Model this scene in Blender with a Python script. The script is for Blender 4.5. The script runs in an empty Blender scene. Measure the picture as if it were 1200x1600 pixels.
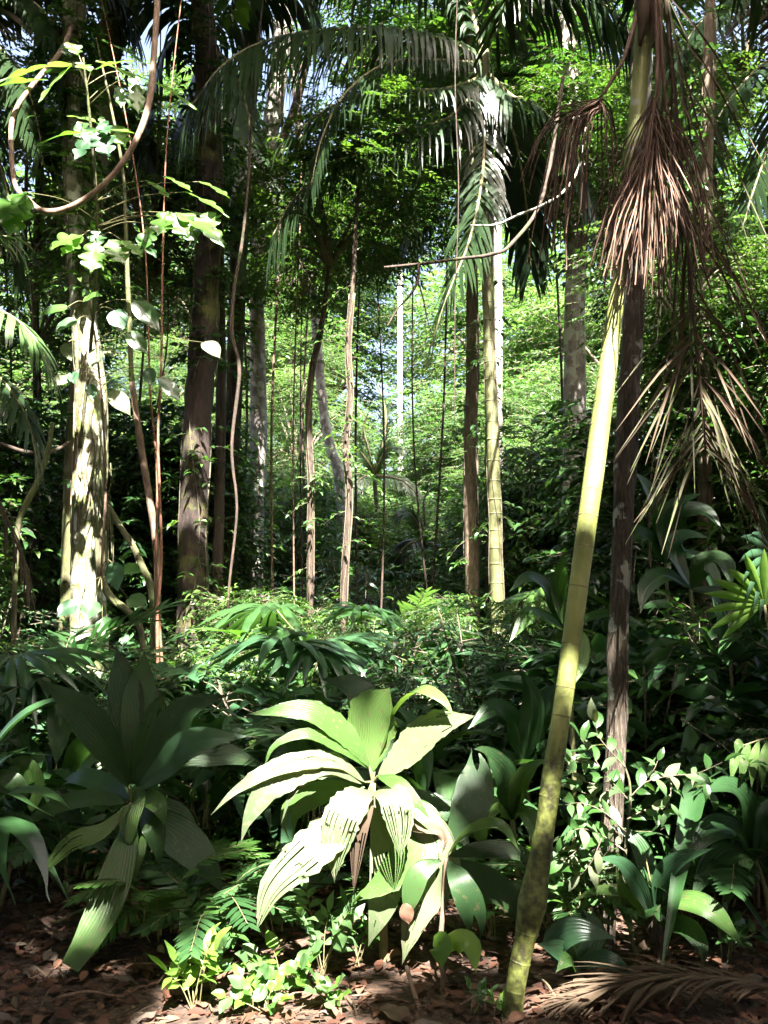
import bpy, math, random
import numpy as np
from mathutils import Matrix, Vector, Quaternion

random.seed(7); RNG = np.random.default_rng(7)
SC = bpy.context.scene
COL = SC.collection

# ------------------------------------------------------------------ camera, sky, sun, exposure
CAM_Z = 1.6; FPX = 1386.0; PITCH = math.radians(6.2)
cam_d = bpy.data.cameras.new('camera'); cam = bpy.data.objects.new('camera', cam_d); COL.objects.link(cam)
cam.location = (0, 0, CAM_Z); cam.rotation_euler = (math.pi/2 + PITCH, 0, 0)
cam_d.sensor_fit = 'VERTICAL'; cam_d.sensor_height = 24; cam_d.lens = 24*FPX/1600
cam_d.clip_start = 0.05; cam_d.clip_end = 600
SC.camera = cam

SUN_EL = math.radians(56); SUN_AZ = math.radians(168)          # azimuth from +Y towards +X: behind the camera, a little to the right
SUN_DIR = np.array([math.cos(SUN_EL)*math.sin(SUN_AZ), math.cos(SUN_EL)*math.cos(SUN_AZ), math.sin(SUN_EL)])
W = bpy.data.worlds.new('World'); SC.world = W; W.use_nodes = True
wn = W.node_tree.nodes; wl = W.node_tree.links
sky = wn.new('ShaderNodeTexSky'); sky.sky_type = 'NISHITA'; sky.sun_disc = False
sky.sun_elevation = SUN_EL; sky.sun_rotation = SUN_AZ; sky.dust_density = 9.0; sky.air_density = 1.0; sky.ozone_density = 0.3
wl.new(sky.outputs[0], wn['Background'].inputs['Color']); wn['Background'].inputs['Strength'].default_value = 0.062
sun_d = bpy.data.lights.new('sun', 'SUN'); sun = bpy.data.objects.new('sun', sun_d); COL.objects.link(sun)
sun_d.energy = 5.0; sun_d.angle = math.radians(0.5); sun_d.color = (1.0, 0.96, 0.88)
sun.rotation_euler = Vector(SUN_DIR).to_track_quat('Z', 'Y').to_euler(); sun.location = (0, -10, 30)
SC.view_settings.view_transform = 'Standard'; SC.view_settings.look = 'None'
SC.view_settings.gamma = 1.0; SC.view_settings.use_curve_mapping = False
SC.view_settings.exposure = 3.65
cy = SC.cycles
cy.max_bounces = 6; cy.diffuse_bounces = 4; cy.glossy_bounces = 2; cy.transmission_bounces = 4; cy.transparent_max_bounces = 4
cy.use_denoising = True
cy.sample_clamp_indirect = 6.0; cy.caustics_reflective = False; cy.caustics_refractive = False

# ------------------------------------------------------------------ maths helpers
def P(px, py, d):
    """photo pixel (1200x1600) at a depth d metres along +Y -> world point"""
    x = (px-600)/FPX; y = -(py-800)/FPX
    dy = math.cos(PITCH) - y*math.sin(PITCH); dz = math.sin(PITCH) + y*math.cos(PITCH)
    k = d/dy
    return np.array([x*k, d, CAM_Z + dz*k])
def PX(p):
    """world point -> photo pixel"""
    x, y, z = p[0], p[1], p[2]-CAM_Z
    f = y*math.cos(PITCH)+z*math.sin(PITCH); u = -y*math.sin(PITCH)+z*math.cos(PITCH)
    f = max(f, 1e-3)
    return 600+FPX*x/f, 800-FPX*u/f
def gz(x, y):
    x = np.asarray(x, float); y = np.asarray(y, float)
    h = 0.05*np.sin(x*0.9+1.3)*np.sin(y*0.7+0.4) + 0.025*np.sin(x*2.3+y*1.7) + 0.012*np.sin(x*5.1-y*4.3)
    return h + 0.045*np.maximum(0, y-16)
def norm(v):
    v = np.asarray(v, float); return v/np.maximum(np.linalg.norm(v, axis=-1, keepdims=True), 1e-9)
def spline(pts, n):
    pts = np.asarray(pts, float); k = len(pts)
    if k == 2: return pts[0]+(pts[1]-pts[0])*np.linspace(0, 1, n)[:, None]
    Q = np.vstack([2*pts[0]-pts[1], pts, 2*pts[-1]-pts[-2]])
    t = np.linspace(0, k-1-1e-6, n); i = t.astype(int); f = (t-i)[:, None]
    a, b, c, d = Q[i], Q[i+1], Q[i+2], Q[i+3]
    return 0.5*(2*b+(c-a)*f+(2*a-5*b+4*c-d)*f*f+(3*b-a-3*c+d)*f**3)
def rand_dir(n, rng=None):
    r = rng or RNG
    return norm(r.normal(size=(n, 3)))

# geometry = list of (verts (n,3), faces (m,k) int, var (n,))
def build_mesh(name, geos, mats, smooth=True, offset=None, mat_index=None):
    vs, vars_, loops, tot, mi, off = [], [], [], [], [], 0
    ribs = []
    for gi, gg in enumerate(geos):
        v, f, a = gg[:3]; ribs.append(gg[3] if len(gg) > 3 else np.zeros(len(v)))
        vs.append(v); vars_.append(np.broadcast_to(np.asarray(a, float), (len(v),)))
        fs = f if isinstance(f, list) else [f]
        for ff in fs:
            ff = np.asarray(ff)
            if len(ff) == 0: continue
            loops.append((ff+off).ravel()); tot.append(np.full(len(ff), ff.shape[1])); mi.append(np.full(len(ff), mat_index[gi] if mat_index else 0))
        off += len(v)
    v = np.concatenate(vs)
    if offset is not None: v = v-np.asarray(offset)
    lp = np.concatenate(loops).astype(np.int32); tt = np.concatenate(tot).astype(np.int32)
    me = bpy.data.meshes.new(name)
    me.vertices.add(len(v)); me.vertices.foreach_set('co', v.astype(np.float32).ravel())
    me.loops.add(len(lp)); me.loops.foreach_set('vertex_index', lp)
    me.polygons.add(len(tt)); st = np.zeros(len(tt), np.int32); st[1:] = np.cumsum(tt)[:-1]
    me.polygons.foreach_set('loop_start', st)
    if smooth: me.polygons.foreach_set('use_smooth', np.ones(len(tt), bool))
    for m in (mats if isinstance(mats, (list, tuple)) else [mats]): me.materials.append(m)
    if mat_index: me.polygons.foreach_set('material_index', np.concatenate(mi).astype(np.int32))
    at = me.attributes.new('var', 'FLOAT', 'POINT'); at.data.foreach_set('value', np.concatenate(vars_).astype(np.float32))
    if any(len(gg) > 3 for gg in geos):
        at = me.attributes.new('rib', 'FLOAT', 'POINT'); at.data.foreach_set('value', np.concatenate(ribs).astype(np.float32))
    me.update(calc_edges=True)
    return me

def thing(name, label, cat, loc=(0, 0, 0), group=None):
    o = bpy.data.objects.new(name, None); COL.objects.link(o); o.location = [float(c) for c in loc]
    o.empty_display_size = 0.1
    o['label'] = label; o['category'] = cat
    if group: o['group'] = group
    return o
def part(parent, name, geos, mat, smooth=True, kind=None, root=None):
    """mesh in world coordinates, under `parent`; root = the thing whose location is the origin"""
    r = root or parent
    me = build_mesh(name, geos if isinstance(geos, list) else [geos], mat, smooth, np.array(r.location))
    o = bpy.data.objects.new(name, me); COL.objects.link(o); o.parent = parent
    if kind: o['kind'] = kind
    return o
def link_part(parent, name, me, mtx, kind=None):
    o = bpy.data.objects.new(name, me); COL.objects.link(o); o.parent = parent; o.matrix_local = mtx
    if kind: o['kind'] = kind
    return o

# ------------------------------------------------------------------ shape builders
def tube(pts, rad, seg=10, n=None, rough=0.0, freq=9.0, var=0.5, cap=True, seed=0):
    pts = np.asarray(pts, float); rad = np.asarray(rad, float)
    if n:
        t0 = np.linspace(0, 1, len(pts)); tn = np.linspace(0, 1, n)
        rr = np.interp(tn, np.linspace(0, 1, len(np.atleast_1d(rad))), np.atleast_1d(rad)); pts = spline(pts, n); rad = rr
    n = len(pts); rad = np.broadcast_to(rad, (n,))
    tan = norm(np.gradient(pts, axis=0))
    ref = np.array([1., 0, 0]) if abs(tan[0][0]) < 0.8 else np.array([0, 1., 0])
    u = norm(np.cross(tan[0], ref)); U = [u]
    for i in range(1, n):
        u = U[-1]-tan[i]*np.dot(U[-1], tan[i]); U.append(norm(u))
    U = np.array(U); Vv = np.cross(tan, U)
    a = np.arange(seg)*2*math.pi/seg
    r = np.repeat(rad[:, None], seg, 1)
    if rough:
        L = np.concatenate([[0], np.cumsum(np.linalg.norm(np.diff(pts, axis=0), axis=1))])[:, None]
        ph = seed*1.7
        nz = (np.sin(3*a[None]+L*freq*0.6+ph)+0.7*np.sin(5*a[None]-L*freq*0.9+2+ph)+0.6*np.sin(2*a[None]+L*freq*1.9+ph*2)+0.5*np.sin(7*a[None]+L*freq*2.7+ph)+0.8*np.sin(L*freq*1.3+ph))
        r = r*(1+rough*nz/2.2)
    v = pts[:, None]+r[:, :, None]*(np.cos(a)[None, :, None]*U[:, None]+np.sin(a)[None, :, None]*Vv[:, None])
    i = np.arange(n-1)[:, None]*seg; j = np.arange(seg)[None]; jn = (j+1) % seg
    f = np.stack([i+j, i+jn, i+seg+jn, i+seg+j], -1).reshape(-1, 4)
    v = v.reshape(-1, 3); faces = [f]
    if cap:
        v = np.vstack([v, pts[:1], pts[-1:]]); c0 = n*seg
        jj = np.arange(seg); jn = (jj+1) % seg
        faces.append(np.vstack([np.stack([np.full(seg, c0), jn, jj], 1), np.stack([np.full(seg, c0+1), (n-1)*seg+jj, (n-1)*seg+jn], 1)]))
    return v, faces, np.full(len(v), var)

# leaf templates: x = across, y = along, z = normal
def tmpl_leaf(w=0.36, fold=0.12, curl=0.12):
    v = np.array([[0, 0, 0], [0, .33, .02], [0, .68, 0], [0, 1, -curl*1.6],
                  [-w/2, .36, fold], [-w*.40, .68, fold*.6-curl*.4], [w/2, .36, fold], [w*.40, .68, fold*.6-curl*.4]])
    tri = np.array([[0, 1, 4], [0, 6, 1], [2, 3, 5], [2, 7, 3]]); quad = np.array([[1, 2, 5, 4], [1, 6, 7, 2]])
    return v, [tri, quad]
def tmpl_far(w=0.42):
    v = np.array([[0, 0, 0], [-w/2, .45, .07], [w/2, .45, .07], [0, 1, -.06], ])
    return v, [np.array([[0, 3, 1], [0, 2, 3]])]
T_NEAR, T_NARROW, T_FAR = tmpl_leaf(), tmpl_leaf(0.24, 0.08, 0.2), tmpl_far()
T_FAR2 = tmpl_far(0.6)

def scatter(tm, pos, dr, nrm, size, var):
    tv, tf = tm; N = len(pos); k = len(tv)
    y = norm(dr); x = norm(np.cross(y, nrm)); z = np.cross(x, y)
    s = np.broadcast_to(np.asarray(size, float), (N,))[:, None, None]
    v = pos[:, None]+s*(tv[None, :, 0:1]*x[:, None]+tv[None, :, 1:2]*y[:, None]+tv[None, :, 2:3]*z[:, None])
    fs = [(np.arange(N)[:, None, None]*k+f[None]).reshape(-1, f.shape[1]) for f in tf]
    return v.reshape(-1, 3), fs, np.repeat(np.broadcast_to(var, (N,)), k)

def twigs(base, dr, length, nleaf, size, tm, rng, droop=0.25, clump_var=None, sparse=0.0):
    """leafy twigs: alternate leaves along drooping twigs; returns (leaf geo, stick geo)"""
    T = len(base); dr = norm(dr); length = np.broadcast_to(length, (T,))
    s = (np.arange(nleaf)+0.7)/nleaf
    up = np.array([0, 0, 1.])
    side = norm(np.cross(dr, up)+1e-4)
    L = length[:, None, None]; S = s[None, :, None]
    p = base[:, None]+dr[:, None]*L*S - up*droop*L*S*S
    sg = np.where(np.arange(nleaf) % 2 == 0, 1., -1.)[None, :, None]
    d = dr[:, None]*0.55+side[:, None]*sg*0.9+rng.normal(size=(T, nleaf, 3))*0.22-up*0.22
    d[:, -1] = dr-up*droop
    nr = up+rng.normal(size=(T, nleaf, 3))*0.38+side[:, None]*sg*0.15
    sz = np.broadcast_to(np.asarray(size), (T,))[:, None]*rng.uniform(.65, 1.15, (T, nleaf))*(0.75+0.35*np.sin(np.pi*(0.15+0.8*s)))[None]
    cv = rng.uniform(0, 1, T) if clump_var is None else clump_var
    vr = np.clip(cv[:, None]+rng.normal(size=(T, nleaf))*0.13, 0, 1)
    keep = rng.uniform(size=(T, nleaf)) >= sparse
    g = scatter(tm, p[keep], d[keep], nr[keep], sz[keep], vr[keep])
    # sticks: 3-sided tapered prisms with one bend
    q = np.array([0, .5, 1.0]); c = base[:, None]+dr[:, None]*L*q[None, :, None]-up*droop*L*(q**2)[None, :, None]
    r0 = 0.010*length+0.0015
    a = np.arange(3)*2*math.pi/3; u2 = np.cross(side, dr)
    ring = (np.cos(a)[None, None, :, None]*side[:, None, None]+np.sin(a)[None, None, :, None]*u2[:, None, None])*(r0[:, None]*np.array([1, .7, .25])[None])[:, :, None, None]
    v = (c[:, :, None]+ring).reshape(-1, 3)
    b = np.arange(T)[:, None, None]*9; fs = []
    for i in range(2):
        for j in range(3):
            fs.append([i*3+j, i*3+(j+1) % 3, (i+1)*3+(j+1) % 3, (i+1)*3+j])
    f = (b+np.array(fs)[None]).reshape(-1, 4)
    return g, (v, f, np.full(len(v), .5))

def broadleaf(mid, width, up, rng, notch=0.0, fold=0.25, pleat=0.0, npl=9, lobes=0, base_w=0.05, peak=0.5, nu=18, nv=13, holes=0.0, splay=0.0, wave=0.0, edge=0.0, split=0, tipw=0.0):
    """one leaf blade along a midrib (world pts); notch>0 makes a two-pronged tip; split>0 tears the margin into ribbons"""
    c = spline(mid, 60); L = np.concatenate([[0], np.cumsum(np.linalg.norm(np.diff(c, axis=0), axis=1))]); L /= L[-1]
    u = np.linspace(0, 1, nu); v = np.linspace(-1, 1, nv)
    U, Vv = np.meshgrid(u, v, indexing='ij')
    s = U*(1-notch*(1-np.abs(Vv))**1.1)
    if split:
        k = np.floor((np.abs(Vv)*0.999)*split)
        s = s*(1-0.12*((k*7.3+np.sign(Vv)*2.1) % 1.0)*(U > .6))
    Wd = np.where(s < peak, base_w+(1-base_w)*np.sin(np.clip(s/peak, 0, 1)*math.pi/2)**0.8, tipw+(1-tipw)*np.cos(np.clip((s-peak)/(1-peak), 0, 1)*math.pi/2)**(1.25 if notch == 0 else 1.0))
    if notch > 0: Wd = np.maximum(Wd, 0.30*(s > peak)*(1-0.5*s))
    if lobes: Wd = Wd*(0.28+0.72*np.abs(np.sin(lobes*math.pi*np.clip(s-0.02, 0, 1)))**0.55)
    Wd = Wd*width*0.5*(1+edge*rng.normal(size=U.shape)*(np.abs(Vv) > .9))
    pos = np.stack([np.interp(s, L, c[:, i]) for i in range(3)], -1)
    tan_c = norm(np.gradient(c, axis=0)); tan = norm(np.stack([np.interp(s, L, tan_c[:, i]) for i in range(3)], -1))
    upv = np.asarray(up, float)
    sd = norm(np.cross(tan, upv)); nr = np.cross(sd, tan)
    fa = fold
    lift = np.abs(Vv)*Wd*math.sin(fa)
    if pleat: lift = lift+pleat*np.abs(((np.abs(Vv)*npl+U*0.0) % 1.0)-0.5)*2*(Wd/(width*0.5)+.2)
    if wave: lift = lift+wave*width*np.sin(U*11+rng.uniform(0, 6)+Vv*2)*np.abs(Vv)
    pos = pos+sd*(Vv*Wd*math.cos(fa))[..., None]+nr*lift[..., None]
    if splay: pos = pos+sd*(np.sign(Vv)*splay*np.maximum(0, s-(1-notch))*width)[..., None]
    # ribs run forward: shift margins ahead of the midrib a little
    i = np.arange(nu-1)[:, None]*nv; j = np.arange(nv-1)[None]
    f = np.stack([i+j, i+j+1, i+nv+j+1, i+nv+j], -1).reshape(-1, 4)
    if split:
        k = (np.floor((np.abs(v)*0.999)*split)*np.sign(v+1e-6))
        jj = np.where(k[:-1] != k[1:])[0]
        fi = np.arange(len(f)); row = fi//(nv-1); colm = fi % (nv-1)
        f = f[~(np.isin(colm, jj) & (row > nu*0.45))]
    if holes:
        keep = np.ones(len(f), bool)
        for _ in range(int(holes)):
            r = rng.integers(2, nu-3); cc = rng.integers(1, nv-2); a = rng.integers(1, 3); b = rng.integers(1, 2)
            fi = np.arange(len(f)); row = fi//(nv-1); colm = fi % (nv-1)
            if len(f) == (nu-1)*(nv-1): keep &= ~((abs(row-r) < a) & (abs(colm-cc) < b))
        f = f[keep]
    va = np.clip(0.5+rng.normal()*0.18+0.08*np.sin(U*7), 0, 1)
    return pos.reshape(-1, 3), f, va.ravel(), (np.abs(Vv)-0.35*U).ravel()

def frond(curve, nl, Lmax, width, rng, ang=55, droop=0.5, up=(0, 0, 1), s0=0.12, lift=0.15, prof=None, miss=0.03, var=None, jitter=0.1, nst=5):
    c = spline(curve, 50); Ls = np.concatenate([[0], np.cumsum(np.linalg.norm(np.diff(c, axis=0), axis=1))]); tot = Ls[-1]; Ls /= tot
    s = np.repeat(np.linspace(s0, 0.995, nl), 2)+rng.normal(size=2*nl)*0.25/nl
    s = np.clip(s, 0, 1); sg = np.tile([1., -1.], nl)
    keep = rng.uniform(size=2*nl) > miss; s = s[keep]; sg = sg[keep]; n = len(s)
    p = np.stack([np.interp(s, Ls, c[:, i]) for i in range(3)], -1)
    tc = norm(np.gradient(c, axis=0)); t = norm(np.stack([np.interp(s, Ls, tc[:, i]) for i in range(3)], -1))
    upv = np.broadcast_to(np.asarray(up, float), (n, 3))
    sd = norm(np.cross(t, upv)); nr = np.cross(sd, t)
    a = np.radians(ang*(1-0.45*s)+rng.normal(size=n)*5)
    d = norm(t*np.cos(a)[:, None]+sd*(sg*np.sin(a))[:, None]+nr*lift+rng.normal(size=(n, 3))*jitter)
    q = (s-s0)/(1-s0)
    pr = (0.35+0.65*np.sin(np.pi*np.clip(0.12+0.80*q, 0, 1))) if prof is None else prof(q)
    Ll = Lmax*pr*rng.uniform(.9, 1.08, n)
    st = np.linspace(0, 1, nst)
    dr = droop*rng.uniform(.8, 1.2, n)
    cp = p[:, None]+d[:, None]*(Ll[:, None]*st[None])[..., None]*(1-0.35*np.clip(dr, 0, 1)[:, None, None]*(st**2)[None, :, None])
    cp[:, :, 2] -= (dr*Ll)[:, None]*(st**1.8)[None]
    wv = norm(np.cross(d, nr)+1e-6); tn = norm(np.gradient(cp, axis=1)); wv = norm(wv[:, None]-tn*np.sum(wv[:, None]*tn, -1, keepdims=True))
    wp = width*np.array([.35, 1, .95, .7, .04]) if nst == 5 else width*np.interp(st, [0, .25, .6, 1], [.35, 1, .85, .04])
    wl_ = wp[None, :, None]*0.5*(0.6+0.4*pr)[:, None, None]
    v = np.stack([cp-wv*wl_, cp+wv*wl_], 2)           # n, nst, 2, 3
    k = nst*2; b = np.arange(n)[:, None, None]*k
    f = np.array([[2*i, 2*i+1, 2*i+3, 2*i+2] for i in range(nst-1)])
    va = np.repeat(np.clip((rng.uniform(.2, .8) if var is None else var)+rng.normal(size=n)*.1, 0, 1), k)
    return (v.reshape(-1, 3), (b+f[None]).reshape(-1, 4), va), c

def fan(center, axis, up, nseg, L, width, rng, spread=150, droop=0.35, joined=0.35):
    """palmate blade: pleated segments radiating from the petiole tip"""
    axis = norm(axis); up = norm(np.asarray(up, float)); sd = norm(np.cross(axis, up)); nr = np.cross(sd, axis)
    a = np.radians(np.linspace(-spread/2, spread/2, nseg)+rng.normal(size=nseg)*2.0)
    d = norm(axis[None]*np.cos(a)[:, None]+sd[None]*np.sin(a)[:, None]+nr[None]*0.12)
    w = np.cross(d, nr)
    st = np.array([0, .2, .42, .65, .85, 1.0]); Ll = L*(0.78+0.22*np.cos(a*0.9))*rng.uniform(.92, 1.06, nseg)
    cp = center+d[:, None]*(Ll[:, None]*st)[..., None]
    cp[:, :, 2] -= (droop*rng.uniform(.6, 1.5, nseg)*Ll)[:, None]*(st**2.4)[None]
    pitch = math.radians(spread)/max(nseg-1, 1)
    wp = np.array([0.05, .2*pitch*L*1.05/width, .42*pitch*L*.95/width, 1.0, .6, .04])
    wp = np.minimum(wp, 1.0)
    wv = norm(w)[:, None]*wp[None, :, None]*width*.5
    rid = nr[None, None]*(wp*width*0.16)[None, :, None]
    v = np.stack([cp-wv-rid, cp+rid*1.0, cp+wv-rid], 2)
    k = 18; b = np.arange(nseg)[:, None, None]*k; f = []
    for i in range(5):
        f += [[3*i, 3*i+1, 3*i+4, 3*i+3], [3*i+1, 3*i+2, 3*i+5, 3*i+4]]
    va = np.repeat(np.clip(rng.uniform(.2, .8)+rng.normal(size=nseg)*.08, 0, 1), k)
    return v.reshape(-1, 3), (b+np.array(f)[None]).reshape(-1, 4), va

# ------------------------------------------------------------------ materials
def new_mat(name):
    m = bpy.data.materials.new(name); m.use_nodes = True
    nt = m.node_tree; nt.nodes.clear(); return m, nt, nt.nodes, nt.links
def ramp(nd, stops):
    r = nd.new('ShaderNodeValToRGB'); e = r.color_ramp.elements
    while len(e) > 1: e.remove(e[-1])
    e[0].position = stops[0][0]; e[0].color = (*stops[0][1], 1)
    for p, c in stops[1:]:
        x = e.new(p); x.color = (*c, 1)
    return r
def leaf_mat(name, dark, mid, light, rough=0.38, trans=0.32, tcol=None, spots=0.0, spec=0.5, spotcol=(.10, .07, .03), bump=0.15, ribs=0):
    m, nt, nd, lk = new_mat(name)
    at = nd.new('ShaderNodeAttribute'); at.attribute_name = 'var'
    oi = nd.new('ShaderNodeObjectInfo')
    tc = nd.new('ShaderNodeTexCoord')
    nz = nd.new('ShaderNodeTexNoise'); nz.inputs['Scale'].default_value = 14; nz.inputs['Detail'].default_value = 4
    lk.new(tc.outputs['Object'], nz.inputs['Vector'])
    a1 = nd.new('ShaderNodeMath'); a1.operation = 'MULTIPLY_ADD'; a1.inputs[1].default_value = 0.35; lk.new(oi.outputs['Random'], a1.inputs[0])
    a0 = nd.new('ShaderNodeMath'); a0.operation = 'SUBTRACT'; lk.new(at.outputs['Fac'], a0.inputs[0]); a0.inputs[1].default_value = 0.30; lk.new(a0.outputs[0], a1.inputs[2])
    a2 = nd.new('ShaderNodeMath'); a2.operation = 'MULTIPLY_ADD'; a2.inputs[1].default_value = 0.30; lk.new(nz.outputs['Fac'], a2.inputs[0]); lk.new(a1.outputs[0], a2.inputs[2])
    r = ramp(nd, [(0.0, dark), (0.5, mid), (1.0, light)]); lk.new(a2.outputs[0], r.inputs[0])
    col = r.outputs[0]
    if spots:
        n2 = nd.new('ShaderNodeTexNoise'); n2.inputs['Scale'].default_value = 38; n2.inputs['Detail'].default_value = 5; lk.new(tc.outputs['Object'], n2.inputs['Vector'])
        rr = ramp(nd, [(0.62-spots*.12, (0, 0, 0)), (0.70-spots*.1, (1, 1, 1))]); lk.new(n2.outputs['Fac'], rr.inputs[0])
        mx = nd.new('ShaderNodeMixRGB'); lk.new(rr.outputs[0], mx.inputs[0]); lk.new(col, mx.inputs[1]); mx.inputs[2].default_value = (*spotcol, 1); col = mx.outputs[0]
    pb = nd.new('ShaderNodeBsdfPrincipled'); lk.new(col, pb.inputs['Base Color'])
    pb.inputs['Roughness'].default_value = rough; pb.inputs['Specular IOR Level'].default_value = spec
    tr = nd.new('ShaderNodeBsdfTranslucent')
    hs = nd.new('ShaderNodeMixRGB'); hs.blend_type = 'MULTIPLY'; hs.inputs[0].default_value = 1.0; lk.new(col, hs.inputs[1]); hs.inputs[2].default_value = (*(tcol or (1.9, 2.1, 0.85)), 1)
    lk.new(hs.outputs[0], tr.inputs['Color'])
    if ribs:
        ra = nd.new('ShaderNodeAttribute'); ra.attribute_name = 'rib'
        mm = nd.new('ShaderNodeMath'); mm.operation = 'MULTIPLY'; mm.inputs[1].default_value = ribs*6.2832; lk.new(ra.outputs['Fac'], mm.inputs[0])
        sn = nd.new('ShaderNodeMath'); sn.operation = 'SINE'; lk.new(mm.outputs[0], sn.inputs[0])
        rb_ = nd.new('ShaderNodeBump'); rb_.inputs['Strength'].default_value = .55; rb_.inputs['Distance'].default_value = .0013; lk.new(sn.outputs[0], rb_.inputs['Height'])
        lk.new(rb_.outputs[0], pb.inputs['Normal']); lk.new(rb_.outputs[0], tr.inputs['Normal'])
    elif bump:
        bp = nd.new('ShaderNodeBump'); bp.inputs['Strength'].default_value = bump; bp.inputs['Distance'].default_value = 0.01
        lk.new(nz.outputs['Fac'], bp.inputs['Height']); lk.new(bp.outputs[0], pb.inputs['Normal'])
    ms = nd.new('ShaderNodeMixShader'); ms.inputs[0].default_value = trans; lk.new(pb.outputs[0], ms.inputs[1]); lk.new(tr.outputs[0], ms.inputs[2])
    out = nd.new('ShaderNodeOutputMaterial'); lk.new(ms.outputs[0], out.inputs['Surface'])
    return m
def bark_mat(name, c1, c2, c3, moss=0.3, mosscol=(.07, .10, .02), scale=6, stretch=4.0, bump=0.5, lich=0.0, rough=.85, moss_scale=2.2):
    m, nt, nd, lk = new_mat(name)
    tc = nd.new('ShaderNodeTexCoord'); mp = nd.new('ShaderNodeMapping'); mp.inputs['Scale'].default_value = (stretch, stretch, 1); lk.new(tc.outputs['Object'], mp.inputs[0])
    n1 = nd.new('ShaderNodeTexNoise'); n1.inputs['Scale'].default_value = scale; n1.inputs['Detail'].default_value = 8; n1.inputs['Roughness'].default_value = .65; lk.new(mp.outputs[0], n1.inputs['Vector'])
    r = ramp(nd, [(0.30, c1), (0.5, c2), (0.72, c3)]); lk.new(n1.outputs['Fac'], r.inputs[0]); col = r.outputs[0]
    n2 = nd.new('ShaderNodeTexNoise'); n2.inputs['Scale'].default_value = moss_scale; n2.inputs['Detail'].default_value = 9; n2.inputs['Roughness'].default_value = .7; lk.new(tc.outputs['Object'], n2.inputs['Vector'])
    if moss:
        rr = ramp(nd, [(0.66-moss*.4, (0, 0, 0)), (0.78-moss*.4, (1, 1, 1))]); lk.new(n2.outputs['Fac'], rr.inputs[0])
        mx = nd.new('ShaderNodeMixRGB'); lk.new(rr.outputs[0], mx.inputs[0]); lk.new(col, mx.inputs[1]); mx.inputs[2].default_value = (*mosscol, 1); col = mx.outputs[0]
    if lich:
        n3 = nd.new('ShaderNodeTexNoise'); n3.inputs['Scale'].default_value = 7; n3.inputs['Detail'].default_value = 6; lk.new(tc.outputs['Object'], n3.inputs['Vector'])
        rr = ramp(nd, [(0.62-lich*.2, (0, 0, 0)), (0.66-lich*.2, (1, 1, 1))]); lk.new(n3.outputs['Fac'], rr.inputs[0])
        mx = nd.new('ShaderNodeMixRGB'); lk.new(rr.outputs[0], mx.inputs[0]); lk.new(col, mx.inputs[1]); mx.inputs[2].default_value = (.42, .42, .36, 1); col = mx.outputs[0]
    pb = nd.new('ShaderNodeBsdfPrincipled'); pb.inputs['Roughness'].default_value = rough; lk.new(col, pb.inputs['Base Color'])
    bp = nd.new('ShaderNodeBump'); bp.inputs['Strength'].default_value = bump; bp.inputs['Distance'].default_value = 0.03
    ad = nd.new('ShaderNodeMath'); ad.operation = 'ADD'; lk.new(n1.outputs['Fac'], ad.inputs[0]); lk.new(n2.outputs['Fac'], ad.inputs[1])
    lk.new(ad.outputs[0], bp.inputs['Height']); lk.new(bp.outputs[0], pb.inputs['Normal'])
    out = nd.new('ShaderNodeOutputMaterial'); lk.new(pb.outputs[0], out.inputs['Surface'])
    return m

M = {}
M['canopy'] = leaf_mat('canopy_leaf', (.018, .045, .008), (.035, .085, .014), (.075, .14, .025), rough=.45, trans=.25)
M['bright'] = leaf_mat('sunny_leaf', (.032, .074, .026), (.054, .115, .040), (.095, .165, .062), rough=.42, trans=.36)
M['green'] = leaf_mat('green_leaf', (.02, .055, .012), (.04, .10, .02), (.075, .15, .03), rough=.36, trans=.30)
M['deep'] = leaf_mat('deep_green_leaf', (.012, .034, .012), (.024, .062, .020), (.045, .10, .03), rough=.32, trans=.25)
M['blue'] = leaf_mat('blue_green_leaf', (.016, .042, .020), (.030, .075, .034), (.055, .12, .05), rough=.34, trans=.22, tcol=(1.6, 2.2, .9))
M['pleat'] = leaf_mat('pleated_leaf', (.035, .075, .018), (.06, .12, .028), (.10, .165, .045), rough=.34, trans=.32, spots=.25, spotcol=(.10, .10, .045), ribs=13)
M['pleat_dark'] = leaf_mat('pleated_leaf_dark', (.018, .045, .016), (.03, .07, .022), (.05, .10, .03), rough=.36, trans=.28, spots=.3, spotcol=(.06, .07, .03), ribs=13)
M['pleat_old'] = leaf_mat('pleated_leaf_old', (.07, .10, .048), (.11, .145, .07), (.165, .195, .105), rough=.5, trans=.28, spots=.6, spotcol=(.16, .15, .10), tcol=(2.0, 1.9, .8), ribs=13)  # pale copy for sunlit and old blades, sunlight put into its colour
M['lime'] = leaf_mat('lime_leaf', (.06, .13, .02), (.10, .20, .03), (.16, .27, .05), rough=.4, trans=.42)
M['lobed'] = leaf_mat('lobed_leaf', (.04, .10, .015), (.075, .16, .03), (.12, .20, .06), rough=.33, trans=.42)
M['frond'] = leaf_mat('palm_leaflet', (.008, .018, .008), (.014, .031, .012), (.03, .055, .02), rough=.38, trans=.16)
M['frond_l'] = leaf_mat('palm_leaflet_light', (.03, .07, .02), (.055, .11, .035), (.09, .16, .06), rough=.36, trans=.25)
M['dead'] = leaf_mat('dead_leaf', (.032, .021, .014), (.07, .047, .031), (.14, .105, .07), rough=.8, trans=.12, tcol=(1.5, 1.2, .8), spec=.2)
M['dead_moss'] = leaf_mat('dead_mossy_leaflet', (.034, .032, .020), (.07, .066, .04), (.135, .13, .08), rough=.8, trans=.10, tcol=(1.5, 1.3, .7), spec=.2, spots=.6, spotcol=(.10, .13, .03))
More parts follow.
